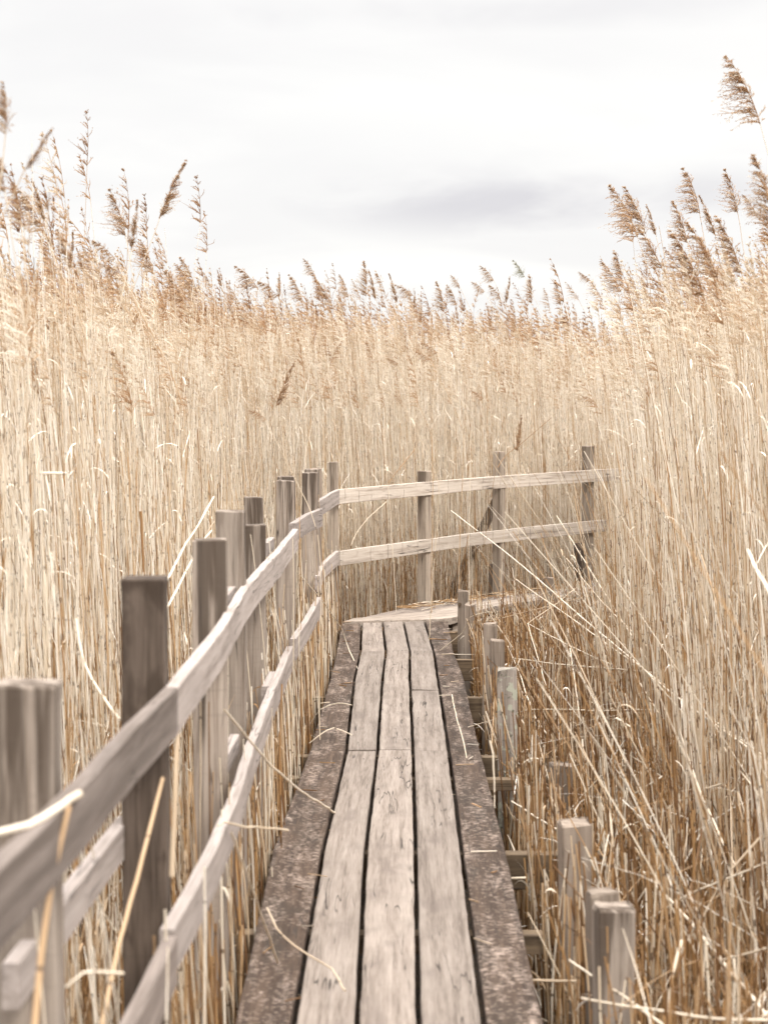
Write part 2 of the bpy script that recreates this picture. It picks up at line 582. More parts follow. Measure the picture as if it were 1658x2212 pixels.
# cross joists: beams under the planks, some of them reaching out to the side posts
for yb, x1, zt, hb in ((2.4, 0.75, -0.056, 0.15), (4.1, 0.62, -0.06, 0.15), (6.16, 0.44, -0.058, 0.06), (7.27, 0.74, -0.057, 0.13), (8.75, 0.60, -0.056, 0.05), (9.30, 0.70, -0.056, 0.14),
                   (11.2, 0.62, -0.056, 0.14), (12.9, 0.52, -0.056, 0.14), (14.5, 0.42, -0.056, 0.14)):
    p = [(-0.52, yb), (x1, yb + 0.01)]
    rail('joist', p, [zt, zt - 0.005], hb, 0.07, W_BEAM, walk, 'brown damp cross beam under the planks', side=1, step=0.15)

# the turned section
turn = empty('boardwalk', (0.6, 16.2, 0), 'bleached boardwalk section turning off to the right behind broken reeds', 'boardwalk')
fr = [at_h(738, 1341.5, 0.012)[:2], at_h(970, 1335.5, 0.012)[:2], at_h(1060, 1310, 0.012)[:2], at_h(1262, 1282, 0.012)[:2]]
bk = [at_h(781, 1333.5, 0.012)[:2], at_h(865, 1314, 0.012)[:2], at_h(966, 1301, 0.012)[:2], at_h(1268, 1260, 0.012)[:2]]
ext = (fr[3] - fr[2]) / np.linalg.norm(fr[3] - fr[2]) * 1.2
fr.append(fr[3] + ext)
bk.append(bk[3] + ext)
fr[0] = fr[0] + np.array((0.02, 0.0))
midl = [f + (b - f) * 0.55 for f, b in zip(fr, bk)]
plank('plank', [m + (b - m) * 0.02 for m, b in zip(midl, bk)], fr, 0.016, 0.05, W_WHITE, turn, 'bleached white front plank', tilt=-0.006)
plank('plank', bk, [m + (b - m) * 0.06 for m, b in zip(midl, bk)], 0.011, 0.05, W_DECK, turn, 'grey rear plank strewn with reed bits')
fd = (fr[3] - fr[1])
fd = fd / np.linalg.norm(fd)
fnn = np.array((fd[1], -fd[0]))
rail('fascia_board', [fr[1] + fd * 0.15 - fnn * 0.055, fr[3] + ext * 0.8 - fnn * 0.055], [-0.042, -0.042], 0.09, 0.03, W_WHITE, turn, None)
for s in (0.35, 1.1, 1.9, 2.6):
    c = fr[1] + fd * s
    rail('joist', [c - fnn * 0.03, c - fnn * 0.62], [-0.05, -0.05], 0.12, 0.06, W_BEAM, turn, 'brown damp cross beam under the planks', step=0.15)


# ------------------------------------------------------------------ railing along the left side
def sc_y(scale):
    return 4299.0 / scale


fence = empty('wooden_railing', (-0.56, 8.0, -0.5), 'weathered grey post and rail fence lining the straight boardwalk on its reed side', 'railing')
# name, px centre, px per metre, top py, size, material, lean
for px, s, top, size, mat, lean in ((50, 1270, 1482, 0.105, W_POST, (0, 0)), (307, 985, 1250, 0.097, W_POSTD, (0, 0)), (450, 730, 1166, 0.10, W_POST, (0, 0)),
                                    (496, 640, 1104, 0.096, W_POST, (0, 0)), (549, 505, 1134, 0.092, W_POST, (0, 0)), (566, 448, 1074, 0.088, W_POST, (-0.045, 0)),
                                    (616, 397, 1038, 0.098, W_POST, (0, 0)), (617, 388, 1029, 0.09, W_POST, (0, 0)), (669, 345, 1021, 0.096, W_POST, (0, 0)),
                                    (673, 337, 1013, 0.085, W_POST, (0, 0)), (683, 325, 1011, 0.07, W_STUB, (0, 0))):
    y = sc_y(s)
    q = at_y(px, top, y)
    post('post', q[0], q[1] + size * 0.5, q[2], size, mat, fence, 'leaning post' if lean[0] else None, rot=rng.uniform(-0.05, 0.05), lean=lean)
# top rail boards (measured on their top edge)
TR = [[(-170, 2080), (0, 1885), (150, 1735), (270, 1600), (383, 1486)],
      [(372, 1490), (400, 1448), (470, 1376), (500, 1321), (530, 1266), (590, 1206), (640, 1141)],
      [(636, 1130), (665, 1112), (697, 1097)],
      [(689, 1083), (700, 1076), (733, 1057)]]
HT = 0.985
for i, pl in enumerate(TR):
    pts = [at_h(a, b, HT)[:2] for a, b in pl]
    pts = [p + np.array((0.008 if i == 1 else 0.0, 0)) for p in pts]
    rail('top_rail', pts, [HT + rng.uniform(-0.004, 0.004) for _ in pts], 0.105, 0.03, W_RAILD if i == 0 else W_RAIL, fence, 'darker grey board nearest the viewer' if i == 0 else None)
LRL = [[(170, 2420), (300, 2200), (384, 2020)],
       [(366, 2010), (430, 1893), (500, 1753), (550, 1588), (600, 1458), (628, 1395)],
       [(640, 1380), (665, 1341), (695, 1288)],
       [(690, 1245), (701, 1216), (732, 1190)]]
HL = 0.53
for i, pl in enumerate(LRL):
    pts = [at_h(a, b, HL)[:2] for a, b in pl]
    pts = [p + np.array((0.010 if i == 1 else 0.0, 0)) for p in pts]
    rail('lower_rail', pts, [HL + rng.uniform(-0.004, 0.004) for _ in pts], 0.10, 0.03, W_RAILD if i == 0 else W_RAIL, fence)
# short cleats behind the joints, and an outer board between the two nearest posts
for (px, py, h) in ((512, 1272, 0.985), (592, 1165, 0.985), (512, 1610, 0.53), (596, 1466, 0.53)):
    q = at_h(px, py, h)
    rail('cleat', [(q[0] - 0.012, q[1] - 0.22), (q[0] - 0.012, q[1] + 0.22)], [h, h], 0.06, 0.03, W_RAIL, fence)
pts = [at_h(130, 1960, 0.68)[:2], at_h(262, 1790, 0.67)[:2]]
dd = (pts[1] - pts[0])
rail('outer_rail', [pts[0] - dd * 0.5, pts[1] + dd * 0.2], [0.68, 0.67], 0.08, 0.03, W_RAIL, fence)

# ------------------------------------------------------------------ railing of the turned section
far = empty('wooden_railing', (0.5, 16.3, -0.5), 'pale two board railing crossing behind the boardwalk bend, held by four posts', 'railing')
FA = math.atan2(fd[1], fd[0]) - math.pi / 2
for px, py0, top, size, rot in ((719, 14.72, 997, 0.096, 0.0), (916, 15.90, 1017, 0.098, -0.55), (1077, 16.97, 975, 0.098, -0.55), (1269, 17.98, 963, 0.102, -0.55)):
    q = at_y(px, top, py0)
    post('post', q[0], q[1], q[2], size * 0.82, W_FARP, far, None, rot=rot, slope=0.0, sy=size * 0.82)
P0 = at_y(733, 1057, 14.62)
P1 = at_y(1064, 1028, 16.88)
P2 = at_y(1300, 1013.5, 18.02)
P3 = at_y(1380, 1009, 18.4)
rail('top_rail', [P0[:2], P1[:2], P2[:2], P3[:2]], [P0[2], P1[2], P2[2], P3[2]], 0.107, 0.03, W_FAR, far)
Q0 = at_y(734, 1190, 14.62)
Q1 = at_y(1064, 1145, 16.88)
Q2 = at_y(1308, 1122, 18.05)
rail('lower_rail', [Q0[:2], Q1[:2], Q2[:2]], [Q0[2], Q1[2], Q2[2]], 0.107, 0.03, W_FAR, far)
# diagonal brace behind the third post
A = at_y(1068, 1088, 17.15)
B = at_y(990, 1250, 17.45)
dirb = (A - B) / np.linalg.norm(A - B)
side = np.cross(dirb, (0, 1, 0))
br_r, br_g = [], []
for i in range(12):
    c = B - dirb * 0.3 + (A - B + dirb * 0.35) * i / 11
    for a, b in ((-0.045, -0.02), (0.045, -0.02), (0.045, 0.02), (-0.045, 0.02)):
        p = c + side * a + np.array((0, 1, 0)) * b
        br_r.append(p)
        br_g.append((i * 0.06, a, b))
loft('brace', np.array(br_r).reshape(12, 4, 3), br_g, W_STUB, far, 'brown diagonal brace')

# ------------------------------------------------------------------ short side posts
STUBS = [
    (1210, 520, 1652, 0.088, W_STUB, 'short dark round-topped post standing alone right of the deck, with a pale worn top', 0.0),
    (1249, 690, 1782, 0.096, W_STUB, 'pale smooth square post, second from the front, standing against the protruding beam', 0.0),
    (1312, 800, 1932, 0.082, W_STUB, 'low brown post squeezed behind the nearest grey post', 0.0),
    (1331, 850, 1968, 0.094, W_POST, 'nearest short grey post at the deck edge, broad and blurred', 0.0),
    (1098, 475, 1446, 0.090, W_LICH, 'lichen-crusted post beside the right deck edge, green and grey', 0.0),
    (1077, 415, 1384, 0.074, W_STUB, 'thin brown post just behind the lichen-crusted one', 0.0),
    (1057, 392, 1349, 0.072, W_STUB, 'faded post half hidden by stems behind the thin brown post', 0.0),
    (1013, 322, 1306, 0.070, W_STUB, 'small post with a dark cut top at the far end of the straight deck', 0.0),
    (998, 308, 1277, 0.068, W_STUB, 'small post with a black notch at the inner corner of the boardwalk bend', 0.0),
    (1185, 272, 1249, 0.090, W_STUB, 'faint post in front of the bleached turned deck', 0.0),
    (1066, 252, 1221, 0.068, W_STUB, 'low cut post beside the braced railing post', 0.0),
    (1252, 243, 1173, 0.080, W_POSTD, 'low dark post tucked against the last railing post', 0.0),
]
for px, s, top, size, mat, lab, ln in STUBS:
    y = sc_y(s)
    q = at_y(px, top, y)
    e = empty('stub_post', (q[0], q[1], -0.5), lab, 'post', 'short cut posts along the boardwalk')
    post('post_shaft', q[0], q[1] + size / 2, q[2], size, mat, e, None, rot=rng.uniform(-0.18, 0.18), slope=rng.uniform(-0.10, 0.10), ragged=0.006, lean=(rng.uniform(-0.012, 0.012), 0))
    if 'notch' in lab:
        bq = at_y(px - (6 if 'notch' in lab else 14), top + (28 if 'notch' in lab else 60), y - 0.002)
        me = bpy.data.meshes.new('notch_disc')  # raised dark disc drawn in place of the notch's shaded hollow
        rr, nn = 0.014, 8
        vs = [(rr * math.cos(k * math.tau / nn), -0.008 + 0.012 * (j == 0), rr * math.sin(k * math.tau / nn)) for j in (0, 1) for k in range(nn)]
        fs = [(k, (k + 1) % nn, nn + (k + 1) % nn, nn + k) for k in range(nn)] + [tuple(range(nn, 2 * nn))[::-1]]
        me.from_pydata(vs, [], fs)
        me.materials.append(W_BEAM)
        me.attributes.new('gco', 'FLOAT_VECTOR', 'POINT')
        link('notch_disc', me, e, np.array(bq) - np.array(e.location))


# ------------------------------------------------------------------ reeds: generators
def plume_template(seed, nb=44, spk=9, droop=0.6, spread=1.0, tight=0.0, wf=1.0, strip=3):
    """a reed flower head of length 1 along +z, blown towards -x"""
    r = np.random.default_rng(seed)
    V, Q, T = [], [], []

    def addstrip(pts, wd, tone, nrm=None):
        pts = np.asarray(pts)
        k = len(pts)
        d = np.gradient(pts, axis=0)
        d /= np.linalg.norm(d, axis=1)[:, None] + 1e-9
        a = r.normal(0, 1, 3) if nrm is None else nrm
        s = np.cross(d, a)
        s /= np.linalg.norm(s, axis=1)[:, None] + 1e-9
        wd = np.asarray(wd)[:, None]
        b0 = len(V)
        for i in range(k):
            V.append(pts[i] - s[i] * wd[i] / 2)
            V.append(pts[i] + s[i] * wd[i] / 2)
            T.extend((tone, tone))
        for i in range(k - 1):
            Q.append((b0 + 2 * i, b0 + 2 * i + 1, b0 + 2 * i + 3, b0 + 2 * i + 2))
    bend = droop * 0.16

    def axis(t):
        return np.array((-bend * t ** 2.2, 0, t * (1 - 0.10 * droop * t)))
    ts = np.linspace(0, 1, 7)
    ax = [axis(x) for x in ts]
    addstrip(ax, 0.013 * (1 - 0.8 * ts), 0.25, (0, 1, 0))
    addstrip(ax, 0.013 * (1 - 0.8 * ts), 0.25, (1, 0, 0.01))
    # branches spring in whorls from unevenly spaced nodes, long at the bottom, hugging the axis at the tip
    nodes = np.sort(np.clip(np.linspace(0.02, 0.97, max(5, nb // 5)) + r.normal(0, 0.025, max(5, nb // 5)), 0.01, 0.985))
    for i in range(nb):
        t = float(np.clip(nodes[int(len(nodes) * r.random() ** 1.25)] + r.normal(0, 0.008), 0.0, 0.985))
        p = axis(t)
        ln = (0.42 * (1 - t) ** 0.85 + 0.022) * r.uniform(0.35, 1.15) * (1 - 0.45 * tight)
        if t < 0.12:
            ln *= 0.6 + 3.0 * t
        az = math.pi + r.normal(0, 0.95 - 0.25 * droop) if r.random() < 0.5 + 0.4 * droop else r.uniform(0, math.tau)
        up = r.uniform(0.7, 1.9) + 0.9 * tight + 0.9 * t
        d = np.array((math.cos(az) * spread, math.sin(az) * 0.75 * spread, up))
        d /= np.linalg.norm(d)
        k = strip + 1
        s = np.linspace(0, 1, k)
        dr = droop * r.uniform(0.3, 1.1)
        wig = r.normal(0, 0.10, (k, 3)) * ln * s[:, None]
        pts = np.array([p + d * ln * x + np.array((-0.55 * dr, 0, -0.6 * dr * (1 - 0.7 * tight))) * ln * x * x for x in s]) + wig
        tn = float(np.clip(r.normal(0.45, 0.22), 0, 1))
        wd = (0.003 + (0.004 if spk > 3 else 0.016) * np.sin(np.pi * np.clip(s * 0.8 + 0.12, 0, 1))) * wf
        wd[-1] *= 0.3
        addstrip(pts, wd, tn)
        for j in range(spk):
            x = 0.12 + 0.88 * (j + r.random()) / spk
            c = np.array([np.interp(x, s, pts[:, q]) for q in range(3)])
            tg = pts[min(k - 1, int(x * (k - 1)) + 1)] - pts[max(0, int(x * (k - 1)) - 0)]
            tg = tg / (np.linalg.norm(tg) + 1e-9)
            dd = tg + r.normal(0, 0.55, 3)
            dd /= np.linalg.norm(dd)
            l2 = r.uniform(0.02, 0.055) * (1 - 0.4 * t)
            m_ = c + dd * l2 * 0.55
            addstrip([c, m_, c + dd * l2], [0.002, 0.0075 * wf, 0.0015], float(np.clip(tn + r.normal(0, 0.18), 0, 1)))
    return np.array(V), np.array(Q), np.array(T)


def tube_mesh(name, pts, r0, r1, tone, mat, nside=6, sub=5, broken=False):
    """a single stalk as a smooth tube through pts (world), thickened a little at each node"""
    P = np.asarray(pts, float)
    k = len(P)
    if k > 2:
        tt = np.arange(k)
        q = np.linspace(0, k - 1, (k - 1) * sub + 1)
        out_ = []
        ext = np.vstack([2 * P[0] - P[1], P, 2 * P[-1] - P[-2]])
        for x in q:
            i = min(int(x), k - 2)
            f = x - i
            a, b, c, d = ext[i], ext[i + 1], ext[i + 2], ext[i + 3]
            out_.append(0.5 * ((2 * b) + (c - a) * f + (2 * a - 5 * b + 4 * c - d) * f * f + (3 * b - a - 3 * c + d) * f ** 3))
        lin = np.stack([np.interp(q, np.arange(k), np.asarray(pts, float)[:, c_]) for c_ in range(3)], 1)
        P = 0.45 * np.array(out_) + 0.55 * lin
    P, s = resample(P, max(0.05, np.linalg.norm(np.diff(P, axis=0), axis=1).sum() / 40))
    n = len(P)
    P = P + np.stack([rough(n, 0.0016) for _ in range(3)], 1) * np.linspace(0, 1, n)[:, None] ** 0.3
    d = np.gradient(P, axis=0)
    d /= np.linalg.norm(d, axis=1)[:, None]
    ref = np.where(np.abs(d[:, 2:3]) > 0.8, np.array([[1.0, 0, 0]]), np.array([[0, 0, 1.0]]))
    a = np.cross(d, ref)
    a /= np.linalg.norm(a, axis=1)[:, None]
    b = np.cross(d, a)
    rad = r0 + (r1 - r0) * np.linspace(0, 1, n)
    ang = np.arange(nside) * math.tau / nside
    V = P[:, None, :] + rad[:, None, None] * (a[:, None, :] * np.cos(ang)[None, :, None] + b[:, None, :] * np.sin(ang)[None, :, None])
    i = np.arange(n - 1)[:, None]
    j = np.arange(nside)[None, :]
    Q = np.stack([i * nside + j, i * nside + (j + 1) % nside, (i + 1) * nside + (j + 1) % nside, (i + 1) * nside + j], -1).reshape(-1, 4)
    al = np.repeat(s + rng.uniform(0, 50), nside)
    me = np_mesh(name, V.reshape(-1, 3), Q, {'tone': np.full(n * nside, tone), 'along': al}, [mat])
    me.polygons.foreach_set('use_smooth', np.ones(len(Q), bool))
    return me


def leaf_strip(base, d, ln, wd, droop, tone):
    s = np.linspace(0, 1, 6)
    p = base + np.outer(s, d) * ln + np.outer(s ** 2, (0, 0, -1)) * droop * ln
    side_ = np.cross(d, (0, 0, 1.0))
    side_ /= np.linalg.norm(side_) + 1e-9
    w = wd * np.array((0.5, 1, 0.95, 0.75, 0.45, 0.05))[:, None] / 2
    V = np.stack([p - side_ * w, p + side_ * w], 1).reshape(-1, 3)
    Q = np.array([(2 * i, 2 * i + 1, 2 * i + 3, 2 * i + 2) for i in range(5)])
    return V, Q


# ------------------------------------------------------------------ single plumed reeds seen against the sky
PT = {}


def plume_mesh(kind, green=False):
    key = (kind, green, 0 if green else int(rng.integers(0, 4)))
    if key not in PT:
        cfg = {'flag': dict(droop=0.95, spread=1.25, nb=120, spk=12), 'spear': dict(droop=0.45, spread=0.75, tight=0.75, nb=110, spk=11),
               'feather': dict(droop=0.7, spread=1.0, nb=130, spk=12), 'loose': dict(droop=0.8, spread=1.1, nb=64, spk=10),
               'tuft': dict(droop=1.0, spread=1.6, nb=120, spk=12)}[kind]
        V, Q, T = plume_template(100 + len(PT), wf=1.25, **cfg)
        PT[key] = np_mesh('plume_' + kind, V, Q, {'tone': T * 0.85 + 0.0, 'along': np.zeros(len(V))}, [PLUME_G if green else PLUME])
    return PT[key]


SKY = [
    # tip px, tip py, plume base px, py, distance, kind, label
    (22, 186, 12, 290, 5.2, 'feather', 'big blurred brown plume rising highest at the far left of the sky'),
    (-4, 300, 12, 415, 5.4, 'feather', 'blurred brown plume cut by the photo edge below the highest one at far left'),
    (103, 282, 55, 368, 4.8, 'spear', 'faint out-of-focus plume tilted right, alone in the sky at upper left'),
    (111, 418, 103, 458, 5.0, 'spear', 'tiny blurred plume on its own between the left cluster and the clear sky'),
    (38, 398, 46, 480, 7.0, 'feather', 'ragged tan plume standing nearest the left photo edge in the left cluster'),
    (54, 396, 96, 500, 7.6, 'flag', 'dark brown plume leaning left in the left cluster'),
    (77, 390, 99, 478, 8.0, 'spear', 'slim pointed plume topping the left cluster'),
    (137, 498, 152, 575, 8.6, 'feather', 'brown feathery plume left of the darker upright spike'),
    (165, 504, 152, 585, 8.8, 'spear', 'dark narrow upright spike right of the left cluster'),
    (171, 536, 182, 590, 9.5, 'spear', 'thin tan plume between the dark spike and the loose pale one'),
    (187, 522, 203, 600, 9.2, 'loose', 'loose pale plume right of the dark upright spike'),
    (253, 413, 272, 512, 8.2, 'feather', 'tall brown plume standing above the fan of flag-like heads on the left'),
    (212, 512, 250, 560, 8.4, 'tuft', 'russet flag-like plume blown far left under the tall brown plume'),
    (222, 560, 262, 590, 8.0, 'tuft', 'dense brown tuft at the foot of the fan of heads on the left'),
    (304, 444, 284, 540, 7.4, 'spear', 'pale soft plume leaning right beside the tall brown one'),
    (388, 350, 344, 472, 8.0, 'spear', 'long brown plume leaning right on a bare stem, tallest left of the boardwalk'),
    (318, 518, 328, 590, 9.0, 'flag', 'one-sided brown plume just left of the long leaning stem'),
    (368, 574, 399, 655, 12.5, 'flag', 'brown plume bent left, first right of the long leaning stem'),
    (393, 566, 412, 622, 13.0, 'tuft', 'curled brown plume between two bent ones left of centre'),
    (407, 555, 428, 640, 12.8, 'flag', 'taller bent plume, rightmost of the three left of centre'),
    (447, 588, 456, 622, 14.0, 'flag', 'small brown flag plume on a short bare stem left of centre'),
    (473, 584, 480, 620, 14.5, 'spear', 'small slim plume on a thin bare stem left of centre'),
    (497, 608, 505, 650, 14.6, 'loose', 'low ragged plume right of the small slim one'),
    (524, 568, 558, 625, 15.2, 'tuft', 'dark plume curling left like a hooked flag above the leaning post'),
    (567, 600, 600, 640, 15.6, 'tuft', 'broad brown plume drooping left right of the hooked one'),
    (607, 594, 604, 640, 15.8, 'spear', 'slim upright plume left of the round-topped pair above the paired posts'),
    (636, 592, 654, 650, 16.2, 'flag', 'full brown plume above the paired posts'),
    (664, 556, 678, 592, 16.6, 'tuft', 'dark little tuft blown left high on a thin bare stem above the corner post'),
    (688, 594, 720, 668, 16.8, 'feather', 'large brown plume leaning left, right of the little high tuft'),
    (742, 592, 752, 642, 17.4, 'flag', 'narrow brown plume left of the tallest one at centre'),
    (795, 568, 790, 640, 17.2, 'feather', 'tallest bushy brown plume at the centre of the skyline'),
    (802, 586, 812, 648, 17.5, 'spear', 'slender dark spike touching the tallest bushy plume at centre'),
    (768, 604, 778, 650, 17.9, 'loose', 'thin straggly plume left of the tallest bushy one at centre'),
    (820, 586, 834, 645, 17.0, 'loose', 'pale sparse plume right of the tallest bushy one at centre'),
    (846, 596, 858, 655, 17.1, 'spear', 'dark pointed plume right of the pale sparse one'),
    (862, 608, 894, 640, 17.2, 'tuft', 'dense brown plume drooping left over the lowest part of the skyline'),
    (898, 632, 894, 668, 17.5, 'spear', 'small faint plume in the lowest dip of the skyline'),
    (951, 610, 958, 672, 17.6, 'feather', 'upright pale brown plume right of the skyline dip'),
    (974, 614, 986, 660, 18.0, 'flag', 'thin plume tucked between the upright pale one and the round-topped tuft'),
    (980, 592, 992, 618, 17.8, 'tuft', 'round-topped brown tuft on a bare stem above the railing brace'),
    (1046, 570, 1066, 606, 17.9, 'tuft', 'high greyish plume curling left, third from the green-tinted one'),
    (1025, 604, 1046, 630, 17.5, 'tuft', 'brown plume folded left under the high greyish plume'),
    (1064, 612, 1080, 645, 17.7, 'tuft', 'brown rounded plume right of the high greyish one'),
    (1104, 604, 1092, 655, 18.2, 'spear', 'slim plume tilted right left of the green-tinted one'),
    (1115, 560, 1132, 598, 18.0, 'flag', 'green-tinted plume standing highest right of centre'),
    (1150, 598, 1147, 655, 18.4, 'feather', 'brown upright plume right of the green-tinted one'),
    (1182, 625, 1186, 672, 18.4, 'loose', 'pale loose plume in the low skyline right of the green-tinted one'),
    (1206, 608, 1210, 660, 18.2, 'feather', 'pointed tan plume left of the grey curled head above the last railing post'),
    (1228, 608, 1250, 650, 17.8, 'loose', 'sparse slanting plume left of the grey curled head'),
    (1254, 583, 1272, 606, 17.4, 'tuft', 'small grey curled head on a thin stem above the last railing post'),
    (1276, 596, 1300, 650, 17.0, 'loose', 'loose slanting plume right of the grey curled head'),
    (1311, 560, 1340, 630, 15.0, 'flag', 'feathery plume leaning left, left one of the low pair beside the tall stems'),
    (1337, 545, 1345, 620, 15.2, 'feather', 'taller upright one of the low pair beside the tall stems'),
    (1339, 398, 1376, 512, 11.6, 'flag', 'wide-fanned plume on a long bare stem, leftmost of the tall stems'),
    (1364, 405, 1393, 505, 11.4, 'feather', 'dark plume close behind the wide-fanned one on a long stem'),
    (1402, 447, 1416, 510, 11.0, 'spear', 'narrow russet spike third among the tall stems'),
    (1392, 492, 1428, 580, 10.8, 'feather', 'shaggy plume hanging below the narrow russet spike'),
    (1464, 436, 1482, 520, 10.4, 'feather', 'brown plume with dark tip left of the tallest pair among the tall stems'),
    (1494, 363, 1510, 462, 10.0, 'flag', 'high narrow plume with fringed left side among the tall stems'),
    (1519, 428, 1544, 510, 9.8, 'spear', 'slim leaning plume between the two high ones among the tall stems'),
    (1577, 370, 1592, 462, 9.6, 'feather', 'high brown plume with a spiky tip left of the lone giant'),
    (1502, 480, 1548, 600, 9.0, 'feather', 'soft pale shaggy plume hanging in front of the tall stems'),
    (1470, 500, 1520, 640, 8.6, 'feather', 'large blurred tan plume low among the tall stems'),
    (1565, 470, 1600, 590, 8.4, 'feather', 'blurred bushy tan plume below the spiky-tipped one'),
    (1450, 535, 1478, 620, 10.8, 'loose', 'thin see-through plume low in the tall stems'),
    (1612, 417, 1634, 466, 9.4, 'flag', 'short slanting plume under the lone giant'),
    (1597, 118, 1640, 268, 7.8, 'flag', 'lone giant plume high at the right, fringe blown left'),
    (1648, 338, 1672, 490, 6.6, 'feather', 'blurred plume cut by the photo edge below the lone giant'),
    # darker heads inside the bed
    (1130, 905, 1116, 975, 16.5, 'spear', 'dark spike of a broken reed slanting above the braced railing post'),
    (625, 787, 596, 880, 11.0, 'spear', 'dark brown head slanting right in the reeds above the leaning post'),
    (728, 738, 712, 790, 13.5, 'loose', 'brown straggly head in the reeds above the corner post'),
    (798, 736, 806, 785, 15.2, 'loose', 'dark slim head inside the reeds below the tallest bushy plume'),
    (905, 755, 930, 778, 15.4, 'tuft', 'dark hooked head, left one of the dark clump inside the reeds'),
    (918, 735, 944, 762, 15.5, 'tuft', 'dark rounded head, upper one of the dark clump inside the reeds'),
    (838, 768, 860, 786, 15.0, 'tuft', 'dark small hooked head left of the dark clump inside the reeds'),
    (1020, 838, 1044, 860, 13.8, 'tuft', 'small drooping head low in the reeds above the second railing post'),
    (856, 850, 868, 870, 13.6, 'tuft', 'small dark head low in the reeds left of the second railing post'),
    (1262, 850, 1288, 872, 12.8, 'tuft', 'small drooping head in the reeds above the last railing post'),
    (545, 880, 575, 905, 9.5, 'tuft', 'drooping head in the reeds above the leaning post top'),
]
GZB = -0.52
for (tx, ty, bx, by, Y, kind, lab) in SKY:
    if 'inside the reeds' in lab or 'in the reeds' in lab or 'broken reed' in lab:
        grp = 'dark seed heads within the reed bed'
    else:
        grp = 'reed plumes against the sky'
    Tp, Bp = at_y(tx, ty, Y), at_y(bx, by, Y)
    ln = np.linalg.norm(Tp - Bp)
    d = (Tp - Bp) / ln
    ln *= 1.08
    H = Bp[2] - GZB
    gnd = np.array((Bp[0] - np.clip(d[0] / max(d[2], 0.4), -0.22, 0.22) * H * 0.45 + rng.normal(0, 0.03), Y + rng.normal(0, 0.05), GZB))
    e = empty('plumed_reed', gnd, lab, 'reed', grp)
    green = lab.startswith('green-tinted')
    tilt = Matrix(((0, 0, 0),) * 3)
    zax = Vector(d)
    # blow direction: to the left, unless the head leans clearly right
    sgn = -1.0 if (d[0] < 0.25 or kind in ('flag', 'tuft')) else 1.0
    xax = Vector((-sgn, rng.normal(0, 0.25), 0))
    xax = (xax - zax * xax.dot(zax)).normalized()
    yax = zax.cross(xax)
    Mx = Matrix((xax, yax, zax)).transposed().to_4x4()
    if kind == 'tuft':                      # hooked heads: the axis itself turns over to the left
        pass
    o = link('plume', plume_mesh(kind, green), e)
    o.matrix_local = Matrix.Translation(Vector(Bp - gnd)) @ Mx @ Matrix.Diagonal((ln * (1.45 if kind == 'tuft' else 1.2), ln * 1.2, ln * 1.06, 1))
    t2 = np.clip(d[0] / max(d[2], 0.4), -0.5, 0.5)
    mid = Bp - np.array((t2 * 0.5, 0, 0.55)) if H > 1.2 else (Bp + gnd) / 2
    mid[1] = Bp[1] * 0.7 + gnd[1] * 0.3
    low = gnd + (mid - gnd) * 0.5 + np.array((0.01 * rng.normal(), 0, 0))
    me = tube_mesh('stem', np.array([gnd, low, mid, Bp + d * ln * 0.05]) - gnd, 0.0034, 0.0014, float(rng.uniform(0.3, 0.7)), REED)
    link('stem', me, e)

